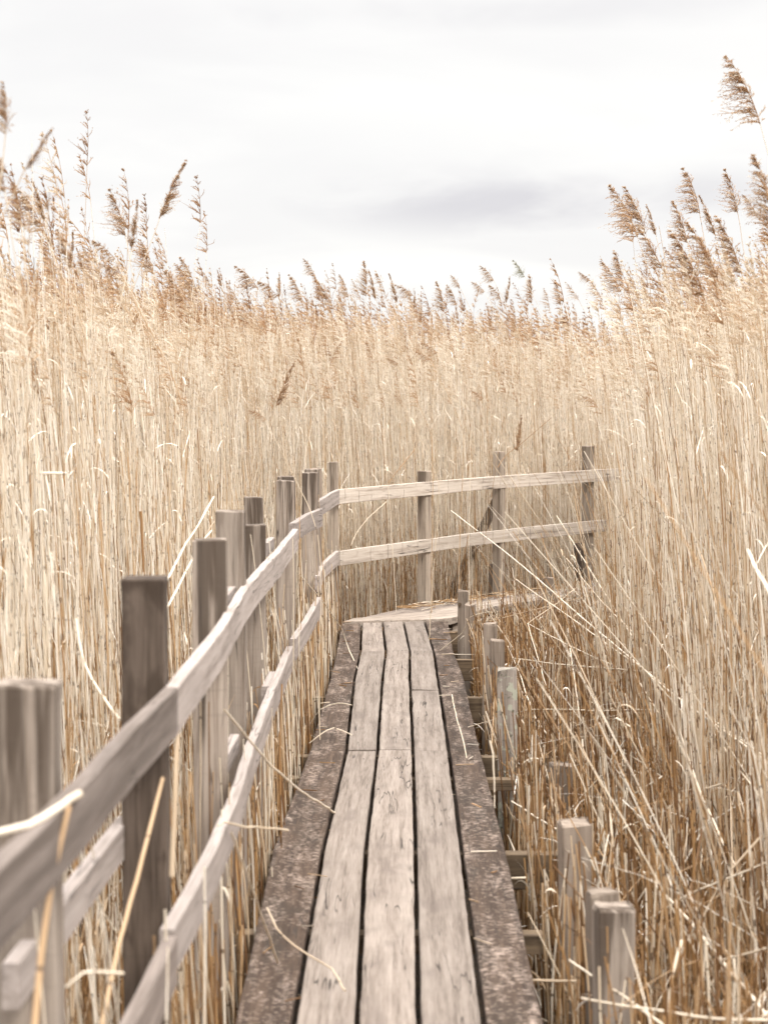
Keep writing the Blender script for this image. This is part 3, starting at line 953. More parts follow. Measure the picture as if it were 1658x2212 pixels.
# ------------------------------------------------------------------ single fallen and leaning stalks
STALKS = [
    # list of (px, py, Y), radius, tone, label
    ([(974, 1103, 13.0), (1120, 1215, 11.8), (1290, 1362, 10.2), (1450, 1495, 8.6), (1680, 1662, 7.0)], 0.0050, 0.95, 'longest pale stalk fallen across the low reeds from the railing towards the right'),
    ([(1114, 1251, 12.4), (1290, 1376, 10.6), (1474, 1506, 8.8), (1670, 1652, 7.2)], 0.0045, 0.85, 'straight pale stalk lying just under the longest fallen one'),
    ([(1201, 1113, 13.2), (1289, 1256, 11.8), (1345, 1345, 11.0), (1400, 1430, 10.2)], 0.0042, 0.8, 'slanting stalk crossing the lower rail near the last railing post'),
    ([(1222, 1205, 12.4), (1300, 1300, 11.3), (1400, 1400, 10.2), (1500, 1520, 9.2)], 0.0036, 0.75, 'thin slanting stalk starting below the last railing post'),
    ([(1106, 1421, 10.8), (1230, 1436, 10.2), (1354, 1447, 9.6), (1420, 1452, 9.2)], 0.0036, 0.85, 'nearly level stalk over the dark hollow among the low reeds'),
    ([(1139, 1346, 11.4), (1230, 1395, 10.7), (1330, 1440, 10.0)], 0.0036, 0.9, 'stalk running down right from the white knot of broken stems'),
    ([(1139, 1346, 11.4), (1160, 1420, 11.0), (1185, 1500, 10.6), (1215, 1590, 10.2)], 0.0040, 0.85, 'stalk running steeply down from the white knot of broken stems'),
    ([(1050, 1342, 12.2), (1150, 1318, 12.0), (1265, 1288, 11.8)], 0.0032, 0.6, 'thin stalk sloping up right in front of the turned deck'),
    ([(1139, 1346, 11.4), (1190, 1310, 11.6), (1245, 1268, 11.8)], 0.0032, 0.7, 'stalk reaching up right from the white knot of broken stems'),
    ([(1614, 1188, 5.0), (1640, 1245, 4.8), (1672, 1300, 4.6)], 0.0058, 1.0, 'thick blurred cream stalk at the right photo edge'),
    ([(1389, 1883, 6.6), (1480, 1980, 6.0), (1575, 2095, 5.4), (1680, 2225, 4.9)], 0.0062, 0.95, 'thick cream stalk slanting into the lower right corner'),
    ([(1229, 2073, 5.4), (1310, 2130, 5.1), (1400, 2190, 4.8), (1460, 2235, 4.6)], 0.0052, 0.9, 'blurred stalk leaning across the two nearest stub posts'),
    ([(1255, 2155, 4.9), (1400, 2180, 4.7), (1540, 2200, 4.6), (1680, 2205, 4.5)], 0.0045, 0.85, 'blurred nearly level stalk along the bottom edge'),
    ([(1044, 2110, 5.6), (1140, 2118, 5.55), (1246, 2122, 5.5)], 0.0048, 0.6, 'brownish stalk lying across the dark edge plank near the bottom'),
    ([(1004, 1900, 6.95), (1070, 1899, 6.92), (1134, 1896, 6.9)], 0.0048, 0.75, 'tan stalk lying across the dark edge plank beside the beam'),
    ([(485, 1533, 5.4), (575, 1642, 5.9), (650, 1708, 6.6), (722, 1754, 7.75)], 0.0052, 0.9, 'cream stalk hanging from the lower rail onto the planks'),
    ([(500, 1798, 4.6), (555, 1948, 5.0), (580, 2020, 5.3), (600, 2080, 5.6)], 0.0042, 0.8, 'bent stalk dropping from the lower rail to the dark edge plank'),
    ([(577, 1960, 5.6), (600, 2010, 5.5), (660, 2060, 5.4), (716, 2092, 5.45), (745, 2140, 5.15)], 0.0034, 0.7, 'curved thin stalk resting on the left planks near the bottom'),
    ([(470, 1783, 4.9), (478, 1774, 4.9), (530, 1785, 5.1), (620, 1792, 5.6)], 0.0040, 0.7, 'level stalk looped over the lower rail'),
    ([(-30, 1803, 2.7), (60, 1782, 2.85), (110, 1752, 2.95), (172, 1716, 3.1)], 0.0075, 1.0, 'very blurred thick cream stalk over the top rail at the left edge'),
    ([(352, 1680, 4.2), (310, 1850, 4.05), (268, 2010, 3.9), (215, 2230, 3.7)], 0.0062, 0.5, 'blurred tan stalk leaning in front of the broad dark post'),
    ([(386, 1558, 4.35), (378, 1700, 4.3), (372, 1890, 4.3)], 0.0075, 0.65, 'blurred stalk standing upright by the joint of the top rail'),
    ([(150, 1740, 3.0), (118, 1900, 2.95), (90, 2060, 2.9), (70, 2240, 2.85)], 0.0060, 0.45, 'blurred brown stalk leaning across the nearest post'),
    ([(138, 2135, 3.5), (175, 2100, 3.5), (215, 2098, 3.55), (262, 2102, 3.6)], 0.0040, 0.9, 'blurred pale bent stalk low at the left between the first two posts'),
    ([(647, 1240, 10.6), (690, 1290, 11.2), (735, 1352, 12.6), (752, 1400, 12.7), (775, 1450, 12.2), (791, 1496, 11.4)], 0.0042, 0.9, 'bowed stalk leaning from the lower rail over the far planks'),
    ([(758, 1178, 14.3), (770, 1150, 14.4), (795, 1118, 14.5), (834, 1083, 14.6)], 0.0030, 0.8, 'thin arched stalk in front of the far railing near the corner'),
    ([(838, 1043, 15.4), (866, 1008, 15.5), (896, 971, 15.6)], 0.0034, 0.2, 'dark slanting stalk rising above the far top rail'),
    ([(1190, 902, 16.3), (1140, 945, 16.2), (1090, 985, 16.1), (1074, 1010, 16.0)], 0.0032, 0.15, 'dark slanting stalk above the braced railing post'),
    ([(1452, 1345, 8.6), (1480, 1255, 8.6), (1511, 1191, 8.6)], 0.0045, 0.6, 'left arm of a reed snapped into an upturned V on the right'),
    ([(1511, 1191, 8.6), (1530, 1245, 8.5), (1552, 1330, 8.4)], 0.0045, 0.55, 'right arm of a reed snapped into an upturned V on the right'),
    ([(1324, 1745, 8.4), (1322, 1640, 8.4), (1320, 1553, 8.4), (1331, 1549, 8.35), (1360, 1570, 8.2)], 0.0055, 0.85, 'upright stalk with a pale folded tip above the lone round-topped post'),
    ([(1329, 1793, 7.6), (1400, 1765, 7.4), (1509, 1708, 7.2), (1560, 1690, 7.1)], 0.0042, 0.75, 'stalk rising to the right between standing stems'),
    ([(1364, 1717, 7.9), (1400, 1695, 7.8), (1437, 1672, 7.8)], 0.0052, 0.95, 'short cream broken stalk with frayed end on the right'),
    ([(1369, 2003, 6.3), (1500, 1925, 6.0), (1670, 1856, 5.8)], 0.0042, 0.8, 'stalk slanting up right above the nearest grey stub post'),
    ([(1560, 2072, 5.4), (1620, 2056, 5.3), (1675, 2040, 5.2)], 0.0048, 0.85, 'short blurred stalk sloping up at the lower right edge'),
    ([(1372, 1460, 9.4), (1440, 1570, 8.8), (1520, 1690, 8.2), (1600, 1810, 7.6)], 0.0038, 0.75, 'long thin stalk slanting down right through the low reeds'),
    ([(1230, 1400, 10.2), (1245, 1500, 9.8), (1262, 1640, 9.2), (1275, 1760, 8.8)], 0.0046, 0.85, 'leaning cream stalk behind the lone round-topped post'),
    ([(1010, 1570, 9.8), (1140, 1533, 9.6), (1280, 1534, 9.4), (1480, 1530, 9.0)], 0.0032, 0.85, 'long level stalk reaching right past the lichen-crusted post'),
    ([(1096, 1395, 11.0), (1120, 1450, 10.6), (1150, 1540, 10.0), (1190, 1600, 9.6)], 0.0040, 0.9, 'cream stalk leaning over the lichen-crusted post'),
    ([(165, 1336, 6.4), (178, 1420, 6.35), (200, 1470, 6.3), (228, 1512, 6.2), (260, 1552, 6.1)], 0.0060, 1.0, 'bright broken stalk bent down left of the broad dark post'),
    ([(462, 1073, 8.4), (440, 1112, 8.2), (405, 1170, 8.0), (355, 1262, 7.6)], 0.0062, 1.0, 'bright cream stalk slanting down behind the upper left posts'),
    ([(457, 1146, 8.0), (430, 1180, 7.8), (395, 1250, 7.5), (352, 1330, 7.2)], 0.0056, 0.9, 'second bright slanting stalk, shorter, below the first behind the posts'),
    ([(92, 1021, 6.0), (118, 1024, 6.0), (143, 1022, 6.0)], 0.0050, 1.0, 'short white level stalk caught in the reeds at left'),
    ([(311, 1235, 7.2), (308, 1170, 7.2), (306, 1106, 7.2)], 0.0070, 0.15, 'stout brown broken stub standing in the reeds left of the posts'),
    ([(350, 1240, 7.4), (355, 1180, 7.4), (362, 1125, 7.4)], 0.0058, 0.8, 'stout pale broken stub beside the brown one left of the posts'),
    ([(667, 1567, 9.8), (690, 1532, 9.7), (722, 1518, 9.7), (760, 1522, 9.6)], 0.0030, 0.85, 'thin curled stalk lying over the left dark plank, upper one'),
    ([(668, 1605, 9.2), (700, 1580, 9.2), (725, 1572, 9.25), (758, 1588, 9.2)], 0.0030, 0.8, 'thin curled stalk lying over the left dark plank, lower one'),
    ([(1056, 1355, 12.6), (1062, 1320, 12.6), (1015, 1332, 12.8), (1000, 1365, 12.9), (939, 1414, 13.0)], 0.0030, 0.8, 'bent thin stalk hooked over the right dark plank at the far end'),
    ([(940, 1414, 12.85), (980, 1413, 12.8), (1050, 1413, 12.7)], 0.0028, 0.9, 'fine level stalk lying over the far right dark plank'),
    ([(1011, 1660, 8.9), (1000, 1600, 9.1), (985, 1545, 9.5), (975, 1500, 10.2)], 0.0036, 0.8, 'stalk leaning along the right dark plank edge'),
    ([(1067, 1745, 7.9), (1066, 1680, 7.9), (1065, 1620, 7.9), (1058, 1600, 7.9)], 0.0050, 0.95, 'pale upright stalk bowed against the right deck edge'),
    ([(1104, 1730, 7.9), (1150, 1760, 7.7), (1215, 1800, 7.4)], 0.0048, 0.9, 'cream stalk leaning against the pale smooth stub post'),
    ([(1460, 1560, 7.6), (1500, 1680, 7.2), (1560, 1820, 6.8), (1640, 1960, 6.4)], 0.0046, 0.85, 'cream stalk slanting steeply at right over the brown undergrowth'),
    ([(1500, 2010, 5.8), (1560, 1900, 5.8), (1640, 1810, 5.8)], 0.0044, 0.7, 'tan stalk leaning to the right low on the right'),
    ([(1445, 2225, 5.0), (1442, 2150, 5.0), (1455, 2080, 5.05), (1470, 2030, 5.1)], 0.0056, 0.8, 'blurred upright broken stem in the lower right corner'),
    ([(1395, 1070, 11.5), (1330, 1130, 11.8), (1260, 1230, 12.0), (1230, 1280, 12.2)], 0.0030, 0.55, 'thin tan stalk crossing down left behind the pale rail end'),
]
for pts, r0, tone, lab in STALKS:
    P = np.array([at_y(*p) for p in pts])
    b0 = P[-1]
    e = bpy.data.objects.new('fallen_stalk', tube_mesh('fallen_stalk', P - b0, r0 * 0.62, r0 * 0.85, tone * 0.70, REED, nside=7))
    COL.objects.link(e)
    e.location = b0
    tag(e, lab, 'reed stalk', 'loose stalks around the boardwalk')

# ------------------------------------------------------------------ the reed bed (uncountable mass)
VV, QQ, TT, AA, MI = [], [], [], [], []
vcount = 0


def add_block(V, Q, T, A, mi):
    global vcount
    VV.append(V.astype(np.float32))
    QQ.append((Q + vcount).astype(np.int32))
    TT.append(T.astype(np.float32))
    AA.append(A.astype(np.float32))
    MI.append(np.full(len(Q), mi, np.int32))
    vcount += len(V)


def tube_block(P, r0, r1, tone):
    n, K, _ = P.shape
    t = np.linspace(0, 1, K)
    rad = r0[:, None] + (r1 - r0)[:, None] * t
    a0 = rng.uniform(0, 6.28, n)
    V = np.zeros((n, K, 3, 3))
    for j in range(3):
        a = a0 + j * 2.0944
        V[:, :, j, 0] = P[:, :, 0] + rad * np.cos(a)[:, None]
        V[:, :, j, 1] = P[:, :, 1] + rad * np.sin(a)[:, None]
        V[:, :, j, 2] = P[:, :, 2]
    b = (np.arange(n) * K * 3)[:, None, None]
    i = np.arange(K - 1)[None, :, None]
    j = np.arange(3)[None, None, :]
    Q = np.stack([b + i * 3 + j, b + i * 3 + (j + 1) % 3, b + (i + 1) * 3 + (j + 1) % 3, b + (i + 1) * 3 + j], -1).reshape(-1, 4)
    T = np.repeat(tone, K * 3)
    A = (rng.uniform(0, 60, n)[:, None] + np.r_['-1', np.zeros((n, 1)), np.cumsum(np.linalg.norm(np.diff(P, axis=1), axis=2), axis=1)])[:, :, None].repeat(3, 2).reshape(-1)
    add_block(V.reshape(-1, 3), Q, T, A, 0)


def stems_block(base, top, lean, curve, r0, r1, tone, K=8):
    n = len(base)
    t = np.linspace(0, 1, K)
    H = top - base[:, 2]
    P = np.zeros((n, K, 3))
    ph = rng.uniform(0, 6.28, (n, 2))
    am = rng.uniform(0.002, 0.010, (n, 2))
    for k in range(2):
        P[:, :, k] = base[:, k, None] + H[:, None] * (lean[:, k, None] * t + curve[:, k, None] * t ** 2.5) + am[:, k, None] * np.sin(ph[:, k, None] + 5 * t) * (t > 0)
    P[:, :, 2] = base[:, 2, None] + H[:, None] * t
    tube_block(P, r0, r1, tone)
    return P


def leaves_block(P, count_frac, lmin, lmax, wmin, wmax, tlo=0.25, thi=0.85, tone_mu=0.75):
    n, K, _ = P.shape
    sel = np.where(rng.random(n) < count_frac)[0]
    m = len(sel)
    if m == 0:
        return
    tt = rng.uniform(tlo, thi, m) * (K - 1)
    i0 = np.minimum(tt.astype(int), K - 2)
    f = (tt - i0)[:, None]
    b = P[sel, i0] * (1 - f) + P[sel, i0 + 1] * f
    az_ = np.where(rng.random(m) < 0.7, math.pi + rng.normal(0, 0.7, m), rng.uniform(0, 6.28, m))
    up = rng.uniform(1.0, 3.2, m)
    d = np.stack([np.cos(az_), np.sin(az_), up], 1)
    d /= np.linalg.norm(d, axis=1)[:, None]
    ln = rng.uniform(lmin, lmax, m)
    wd = rng.uniform(wmin, wmax, m)
    dr = rng.uniform(0.1, 1.0, m)
    side_ = np.stack([-np.sin(az_), np.cos(az_), rng.normal(0, 0.6, m)], 1)
    side_ /= np.linalg.norm(side_, axis=1)[:, None]
    s = np.linspace(0, 1, 6)
    pr = np.array((0.5, 1, 0.95, 0.75, 0.45, 0.05))
    c = b[:, None, :] + d[:, None, :] * (ln[:, None] * s)[:, :, None]
    c[:, :, 2] -= (dr * ln)[:, None] * s ** 2
    w = (wd[:, None] * pr / 2)[:, :, None] * side_[:, None, :]
    V = np.stack([c - w, c + w], 2).reshape(-1, 3)
    bb = (np.arange(m) * 12)[:, None]
    k = np.arange(5)[None, :]
    Q = np.stack([bb + 2 * k, bb + 2 * k + 1, bb + 2 * k + 3, bb + 2 * k + 2], -1).reshape(-1, 4)
    T = np.repeat(np.clip(rng.normal(tone_mu, 0.18, m), 0, 1), 12)
    add_block(V, Q, T, np.repeat(rng.uniform(0, 60, m), 12), 0)


LITE = [plume_template(500 + i, nb=26, spk=0, droop=0.5 + 0.5 * (i % 3) / 2, spread=0.9 + 0.2 * (i % 2), tight=0.5 * (i % 4 == 0), wf=1.9, strip=3) for i in range(8)]
MIDT = [plume_template(600 + i, nb=36, spk=5, droop=0.5 + 0.5 * (i % 3) / 2, spread=0.9 + 0.2 * (i % 2), tight=0.6 * (i % 4 == 0), wf=2.0, strip=2) for i in range(8)]


def plumes_block(P, sel, temps, lmin, lmax, tone_mu, hi=2.12):
    """flower heads on the stem tips, sel = stem indices"""
    which = rng.integers(0, len(temps), len(sel))
    for k, (V0, Q0, T0) in enumerate(temps):
        ids = sel[which == k]
        n = len(ids)
        if n == 0:
            continue
        tip = P[ids, -1]
        d = P[ids, -1] - P[ids, -2]
        d /= np.linalg.norm(d, axis=1)[:, None]
        d[:, 0] += rng.normal(-0.03, 0.12, n)
        d[:, 1] += rng.normal(0, 0.10, n)
        d /= np.linalg.norm(d, axis=1)[:, None]
        yaw = rng.normal(0, 0.5, n)
        x = np.stack([np.cos(yaw), np.sin(yaw), np.zeros(n)], 1)
        x -= d * (x * d).sum(1)[:, None]
        x /= np.linalg.norm(x, axis=1)[:, None]
        y = np.cross(d, x)
        ln = rng.uniform(lmin, lmax, n)
        wide = rng.uniform(0.75, 1.25, n)
        V = (V0[None, :, 0:1] * x[:, None, :] * wide[:, None, None] + V0[None, :, 1:2] * y[:, None, :] * wide[:, None, None] + V0[None, :, 2:3] * d[:, None, :]) * ln[:, None, None] + (tip - d * ln[:, None] * 0.04)[:, None, :]
        tm = tone_mu - np.clip((tip[:, 2] - hi) * 2.2, 0, 0.5)      # the tallest, youngest heads are still brown
        m = len(V0)
        Q = (Q0[None] + (np.arange(n) * m)[:, None, None]).reshape(-1, 4)
        T = np.clip(T0[None] * 0.5 + np.clip(rng.normal(tm, 0.26, n), 0.02, 1.1)[:, None] * 0.8 - 0.12, 0, 1)
        add_block(V.reshape(-1, 3), Q, T.reshape(-1), np.zeros(n * m), 1)


CI = np.array((-0.44, 14.70))
FD = np.array((0.559, 0.829))
FN = np.array((-0.829, 0.559))


def field(y0, y1, dens, marg=1.3):
    """random points in a wedge a little wider than the view"""
    half = 0.193 * y1 * 1.18 + marg
    n = int((y1 - y0) * 2 * half * dens)
    x = rng.uniform(-half, half, n)
    y = rng.uniform(y0, y1, n)
    ok = np.abs(x) < 0.193 * y * 1.18 + marg
    return x[ok], y[ok]


# bands of distance with their own density
X, Yv = [], []
for y0, y1, dn in ((1.5, 6, 180), (6, 11, 205), (11, 15.5, 270), (15.5, 20, 300), (20, 26, 140), (26, 36, 50)):
    a, b = field(y0, y1, dn)
    X.append(a)
    Yv.append(b)
a, b = field(3.5, 16.5, 420, 0.0)            # extra short stems in the trampled strip right of the deck
k_ = (a > 0.45) & (a < np.maximum(1.3, 0.105 * b))
X.append(a[k_])
Yv.append(b[k_])
a, b = rng.uniform(0.44, 0.60, 1100), rng.uniform(3.6, 14.6, 1100)     # stems crowding the right edge of the deck
X.append(a)
Yv.append(b)
a, b = rng.uniform(-0.63, -0.44, 900), rng.uniform(3.0, 14.6, 900)     # and the narrow strip between railing and deck
X.append(a)
Yv.append(b)
X = np.concatenate(X)
Yv = np.concatenate(Yv)
# clumping
cn = np.sin(X * 5.1 + 1.3 * np.sin(Yv * 2.2)) * np.sin(Yv * 4.3 + 1.7 * np.sin(X * 2.9))
keep = rng.random(len(X)) < 0.78 + 0.22 * cn
X, Yv, cn = X[keep], Yv[keep], cn[keep]
D = (np.c_[X, Yv] - CI) @ FN                   # distance behind the far railing
S = (np.c_[X, Yv] - CI) @ FD
behind = (Yv > 14.5) & (D > 0.24)
left = (X < -0.64) & ~((Yv > 14.5) & (D <= 0.24) & (X > -0.64)) & ~behind
right = (X > 0.45) & (D < -0.58) & ~behind
strip_ = (X <= -0.44) & (X >= -0.64) & (Yv < 14.6)
full = np.where(Yv > 14.5, rng.normal(2.20, 0.13, len(X)), rng.normal(2.10, 0.14, len(X))) + 0.07 * cn
full = np.where(Yv <= 14.5, full - np.where(X > 0, 0.20, 0.12) + (rng.random(len(X)) < 0.10) * rng.uniform(0.05, 0.28, len(X)), full)
full = np.where(Yv < 8, np.minimum(full, 1.28 + 0.085 * Yv - 0.08 * rng.random(len(X))), full) - 0.14 * np.clip((8 - Yv) / 3, 0, 1)
top = np.full(len(X), -9.0)
# behind the far rail
ramp = np.clip((D - 0.22) / 0.5, 0, 1)
top = np.where(behind, full * (0.62 + 0.38 * ramp) * rng.choice([1, 1, 1, 0.93, 0.86, 0.72], len(X)), top)
# left of the railing
dl = np.clip((-0.64 - X) / 0.72, 0, 1)
tl = np.where(dl < 1, -0.1 + (2.35 * dl ** 1.1) * rng.uniform(0.75, 1.1, len(X)) + rng.uniform(-0.2, 0.5, len(X)), full)
tl = np.where(rng.random(len(X)) < 0.16, tl * rng.uniform(0.4, 0.9, len(X)), tl)
top = np.where(left, tl, top)
# right of the deck: low broken stems, then the full bed
edge_x = np.maximum(1.22, 0.1075 * Yv) + 0.13 * np.clip((Yv - 10) / 3, 0, 1) + 0.07 * np.sin(Yv * 3.1) + 0.05 * np.sin(Yv * 7.7)
dr_ = X - edge_x
low = -0.30 + 0.66 * rng.random(len(X)) ** 1.2 + 0.10 * np.clip((Yv - 8) / 6, 0, 1)
low = np.where(X < 0.62, low - 0.08, low)
lim = 1.5 * (1 - Yv / (15.0 + np.clip(X - 0.35, 0, 2) * 1.73)) - 0.02
low = np.where((Yv > 10.5) & (rng.random(len(X)) > 0.20), np.minimum(low, lim - 0.22 * rng.random(len(X)) ** 2), low)
mix = np.clip((dr_ + 0.20) / 0.42, 0, 1)
trr = low * (1 - mix) + mix * (full * rng.choice([1, 1, 1, 0.6, 0.35], len(X)) + 0.05)
top = np.where(right, trr, top)
top = np.where(strip_, -0.25 + 0.85 * rng.random(len(X)) ** 1.6 + (rng.random(len(X)) < 0.12) * rng.uniform(0.1, 0.7, len(X)), top)
# thin the strip along the deck near the viewer
thin = right & (X < 0.72) & (Yv < 9.0) & (rng.random(len(X)) < 0.12)
ok = (top > -0.45) & ~thin
# keep stems off the side posts and beams' top line
for px, s, tp_, size, mat, lab, ln_ in STUBS:
    q = at_y(px, tp_, sc_y(s))
    ok &= ~((np.abs(X - q[0]) < size * 0.62) & (np.abs(Yv - q[1] - size / 2) < size * 0.62))
X, Yv, top, behind, left, right, mix, D = [a[ok] for a in (X, Yv, top, behind, left, right, mix, D)]
n = len(X)
print('stems', n)
base = np.c_[X, Yv, np.full(n, GZB - 0.02)]
isLow = top < 1.5
lean = np.c_[rng.normal(-0.012, 0.032, n), rng.normal(0, 0.035, n)]
lean[:, 0] = np.where(right & ~isLow, rng.normal(-0.045, 0.035, n), lean[:, 0])
wild = isLow & right & (rng.random(n) < 0.22)
lean = np.where(wild[:, None], np.c_[rng.normal(-0.1, 0.40, n), rng.normal(0, 0.35, n)], lean)
wild2 = (rng.random(n) < 0.035) & ~isLow
lean = np.where(wild2[:, None], np.c_[rng.normal(-0.03, 0.13, n), rng.normal(0, 0.12, n)], lean)
nearpath = isLow & ((np.abs(X - 0.45) < 0.12) | (np.abs(X + 0.54) < 0.20))
lean[:, 0] = np.where(nearpath, np.where(X > 0, np.abs(lean[:, 0]) * 0.5, np.where(X < -0.5, lean[:, 0] * 0.6, -np.abs(lean[:, 0]) * 0.5)), lean[:, 0])
curve = np.c_[rng.normal(-0.02, 0.03, n), rng.normal(0, 0.025, n)]
r0 = rng.uniform(0.0018, 0.0034, n) * np.where(Yv > 12, 0.82, 0.95)
r1 = np.where(isLow, r0 * 0.85, rng.uniform(0.0010, 0.0018, n))
r0 = np.where(isLow & (X > -0.5) & (top < 0.6), rng.uniform(0.0026, 0.0046, n), r0)
r1 = np.where(isLow, r0 * 0.85, r1)
tone = np.clip(rng.normal(0.64, np.where(Yv > 12, 0.21, 0.25), n), 0.02, 1.0)
tone = np.where(isLow & (top >= 0.45), np.clip(tone - 0.16, 0, 1), tone)
tone = np.where(isLow & (X > -0.7) & (top < 0.45), np.clip(rng.normal(0.20, 0.24, n), 0.0, 1.0), tone)     # old weathered stubs, toned darker still to stand in for shade
# nothing lies across the walking surface
Hh = top - base[:, 2]
for tq in (0.6, 0.8, 1.0):
    xx = X + Hh * (lean[:, 0] * tq + curve[:, 0] * tq ** 2.5)
    yy = Yv + Hh * (lean[:, 1] * tq + curve[:, 1] * tq ** 2.5)
    bad = (xx > -0.45) & (xx < 0.38) & (yy < 15.0) & ~behind
    lean[bad] *= 0.08
    curve[bad] *= 0.3
P = stems_block(base, top, lean, curve, r0, r1, tone)
# short brown stems added all through the bed, painting shade at its foot
ux, uy = field(2.6, 18.5, 340, 0.5)
ud = (np.c_[ux, uy] - CI) @ FN
u_l = (ux < -0.68) & (uy < 14.5)
u_b = (ud > 0.26) & (uy > 14.4)
u_r = (ux > 0.52) & (ud < -0.66) & ~((ux < 0.72) & (rng.random(len(ux)) < 0.15 + 0.55 * (uy < 6.5)))
uk = u_l | u_b | u_r
ux, uy, u_r, ud, u_l = ux[uk], uy[uk], u_r[uk], ud[uk], u_l[uk]
nu = len(ux)
inb = np.where(u_r, np.clip((ux - np.maximum(1.22, 0.1075 * uy)) / 0.4 + 0.6, 0, 1), np.where(u_l, np.clip((-ux - 0.7) / 0.5, 0.2, 1), 1.0))
uh = 0.12 + rng.random(nu) ** 1.7 * (0.42 + 0.62 * inb)
ulim = 1.5 * (1 - uy / (15.0 + np.clip(ux - 0.35, 0, 2) * 1.73)) - 0.02 - GZB
uh = np.where(u_r & (uy > 10.5), np.minimum(uh, np.maximum(ulim - 0.25 * rng.random(nu), 0.1)), uh)
ul_ = np.c_[rng.normal(-0.03, 0.11, nu), rng.normal(0, 0.10, nu)]
ul_[:, 0] = np.where(u_l & (ux > -0.85), -np.abs(ul_[:, 0]), np.where(u_r & (ux < 0.75), np.abs(ul_[:, 0]), ul_[:, 0]))
stems_block(np.c_[ux, uy, np.full(nu, GZB - 0.02)], GZB + uh, ul_, np.c_[rng.normal(-0.02, 0.05, nu), rng.normal(0, 0.04, nu)],
            rng.uniform(0.0020, 0.0038, nu), rng.uniform(0.0014, 0.0030, nu), np.clip(rng.normal(0.15, 0.16, nu), 0, 1), K=6)
# snapped stems: upright to the break, the upper part folded over
nk = 2600
kx = np.where(rng.random(nk) < 0.86, rng.uniform(0.50, 2.4, nk), rng.uniform(-2.0, -0.75, nk))
ky = rng.uniform(3.6, 15.5, nk)
kd = (np.c_[kx, ky] - CI) @ FN
kok = (kd < -0.62) | (kx < -0.7)
kx, ky = kx[kok], ky[kok]
nk = len(kx)
hb = rng.uniform(0.22, 0.75, nk) + 0.5 * np.clip((kx - 1.0) / 0.6, 0, 1) * rng.random(nk) + 0.35 * (kx < 0)
ul = rng.uniform(0.12, 0.65, nk)
ka = rng.uniform(0, 6.28, nk)
ke = rng.normal(-0.35, 0.5, nk)
ke = np.clip(ke, -1.3, 0.9)
ul = np.where(ky > 10.5, ul * 0.6, ul)
l0 = np.c_[rng.normal(-0.02, 0.16, nk), rng.normal(0, 0.16, nk)]
KP = np.zeros((nk, 8, 3))
kb = np.c_[kx, ky, np.full(nk, GZB - 0.02)]
brk = kb + np.c_[l0 * hb[:, None], hb]
for i in range(8):
    if i < 4:
        KP[:, i] = kb + (brk - kb) * (i / 3.6)
    else:
        f_ = (i - 4) / 3
        KP[:, i] = brk + np.c_[np.cos(ka) * np.cos(ke), np.sin(ka) * np.cos(ke), np.sin(ke)] * (ul * (0.04 + f_))[:, None] - np.c_[np.zeros(nk), np.zeros(nk), 0.2 * ul * f_ ** 2]
clear = ((KP[:, :, 0] > 0.40) | (KP[:, :, 0] < -0.62)).all(1)
KP = KP[clear]
nk = len(KP)
tube_block(KP, rng.uniform(0.0024, 0.0044, nk), rng.uniform(0.0012, 0.0026, nk), np.clip(rng.normal(0.48, 0.28, nk), 0, 1))
leaves_block(P[~isLow], 0.85, 0.06, 0.26, 0.003, 0.007, 0.30, 0.95, 0.80)
leaves_block(P[~isLow], 0.60, 0.06, 0.22, 0.003, 0.008, 0.55, 0.98, 0.90)  # pale leaves massed high, painting in the brighter light on the tops
leaves_block(P[isLow], 0.18, 0.06, 0.20, 0.004, 0.009, 0.3, 0.95, 0.6)
tall = np.where(~isLow & (top > 1.55))[0]
pl = tall[rng.random(len(tall)) < 0.60]
near_ = pl[Yv[pl] < 15.5]
farp = pl[Yv[pl] >= 15.5]
midf = farp[Yv[farp] < 19]
farp = farp[Yv[farp] >= 19]
plumes_block(P, near_, MIDT, 0.18, 0.32, 0.82, 1.98)
plumes_block(P, midf, MIDT, 0.17, 0.29, 0.78)
plumes_block(P, farp, LITE, 0.17, 0.28, 0.78)
bed = link('reed_bed', np_mesh('reed_bed', np.concatenate(VV), np.concatenate(QQ), {'tone': np.concatenate(TT), 'along': np.concatenate(AA)}, [REED, PLUME], np.concatenate(MI)))
tag(bed, 'dense bed of dry straw-coloured reeds surrounding the boardwalk', 'reeds', kind='stuff')
print('bed verts', vcount)

# ------------------------------------------------------------------ litter of broken reed on the mud and on the decks
VV, QQ, TT, AA, MI = [], [], [], [], []
vcount = 0
lx, ly = [], []
for y0, y1, dn in ((2, 8, 130), (8, 15, 130), (15, 18.5, 70)):
    a, b = field(y0, y1, dn, 0.4)
    lx.append(a)
    ly.append(b)
lx = np.concatenate(lx)
ly = np.concatenate(ly)
ok = ((lx < -0.5) & (lx > -2.2)) | ((lx > 0.5) & (lx < 2.2))
lx, ly = lx[ok], ly[ok]
m = len(lx)
ang = rng.uniform(0, 6.28, m)
hl = rng.uniform(0.06, 0.30, m)
pit = rng.normal(0, 0.35, m)
c = np.c_[lx, ly, GZB + rng.uniform(0.01, 0.16, m) + np.abs(np.sin(pit)) * hl]
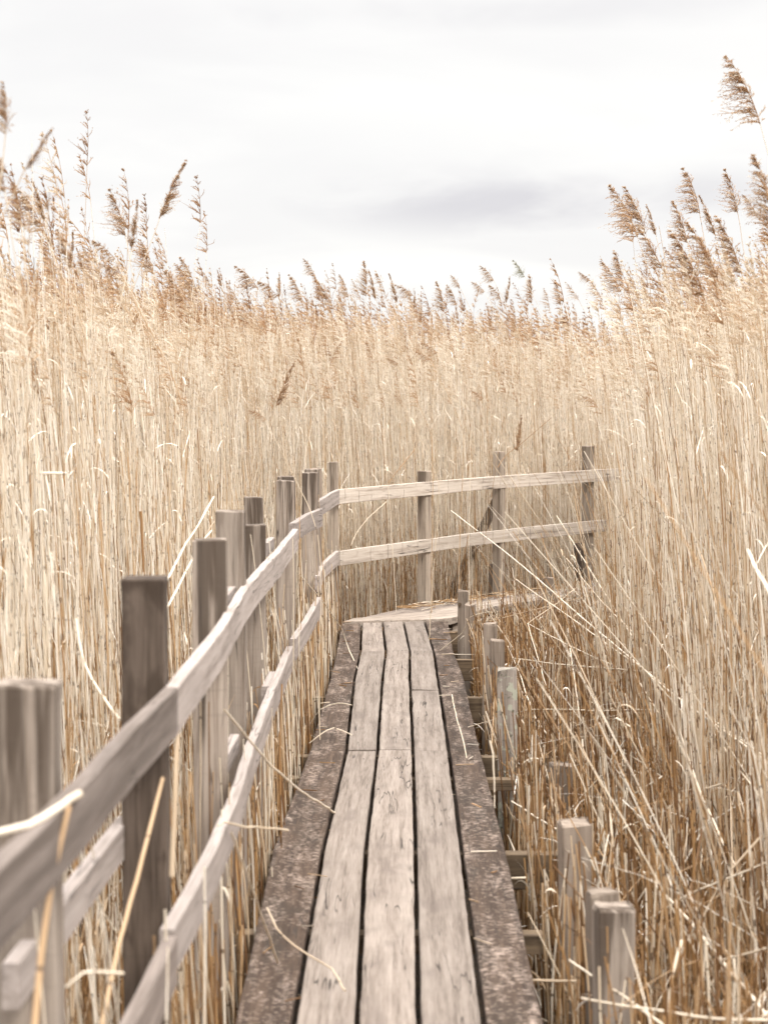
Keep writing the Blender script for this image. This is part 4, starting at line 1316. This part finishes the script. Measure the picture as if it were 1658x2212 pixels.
# bits lying on the turned deck and a few on the straight planks
k1 = 300
f = rng.random(k1)
g_ = rng.random(k1) ** 1.6
bkA, bkB = bk[1], bk[3]
frA, frB = fr[1], fr[3]
pb = bkA + (bkB - bkA) * f[:, None]
pf = frA + (frB - frA) * f[:, None]
pp = pb + (pf - pb) * (g_ * 0.34)[:, None]
c2 = np.c_[pp, 0.02 + rng.uniform(0, 0.022, k1)]
a2 = math.atan2(FD[1], FD[0]) + rng.normal(0, 0.5, k1)
k2 = 40
c3 = np.c_[rng.choice([-1, 1], k2) * rng.uniform(0.24, 0.38, k2) - 0.036, rng.uniform(4, 14.6, k2), np.full(k2, 0.008)]
a3 = rng.normal(0, 0.7, k2)
c = np.concatenate([c, c2, c3])
ang = np.concatenate([ang, a2, a3])
hl = np.concatenate([hl, rng.uniform(0.02, 0.10, k1), rng.uniform(0.015, 0.05, k2)])
pit = np.concatenate([pit, rng.normal(0, 0.03, k1), np.zeros(k2)])
d = np.c_[np.cos(ang) * np.cos(pit), np.sin(ang) * np.cos(pit), np.sin(pit)]
a_ = np.c_[-np.sin(ang), np.cos(ang), np.zeros(len(ang))]
b_ = np.cross(d, a_)
rr = rng.uniform(0.0018, 0.0036, len(c))
ends = np.stack([c - d * hl[:, None], c + d * hl[:, None]], 1)
V = np.zeros((len(c), 2, 3, 3))
for j in range(3):
    o_ = a_ * math.cos(j * 2.094) + b_ * math.sin(j * 2.094)
    V[:, :, j, :] = ends + (o_ * rr[:, None])[:, None, :]
bb = (np.arange(len(c)) * 6)[:, None]
j = np.arange(3)[None, :]
Q = np.stack([bb + j, bb + (j + 1) % 3, bb + 3 + (j + 1) % 3, bb + 3 + j], -1).reshape(-1, 4)
add_block(V.reshape(-1, 3), Q, np.repeat(np.clip(rng.normal(0.34, 0.25, len(c)), 0, 1), 6), np.repeat(rng.uniform(0, 60, len(c)), 6), 0)
lit = link('reed_litter', np_mesh('reed_litter', np.concatenate(VV), np.concatenate(QQ), {'tone': np.concatenate(TT), 'along': np.concatenate(AA)}, [REED], np.concatenate(MI)))
tag(lit, 'broken bits of dry reed scattered on the mud and the decks', 'reed litter', kind='stuff')
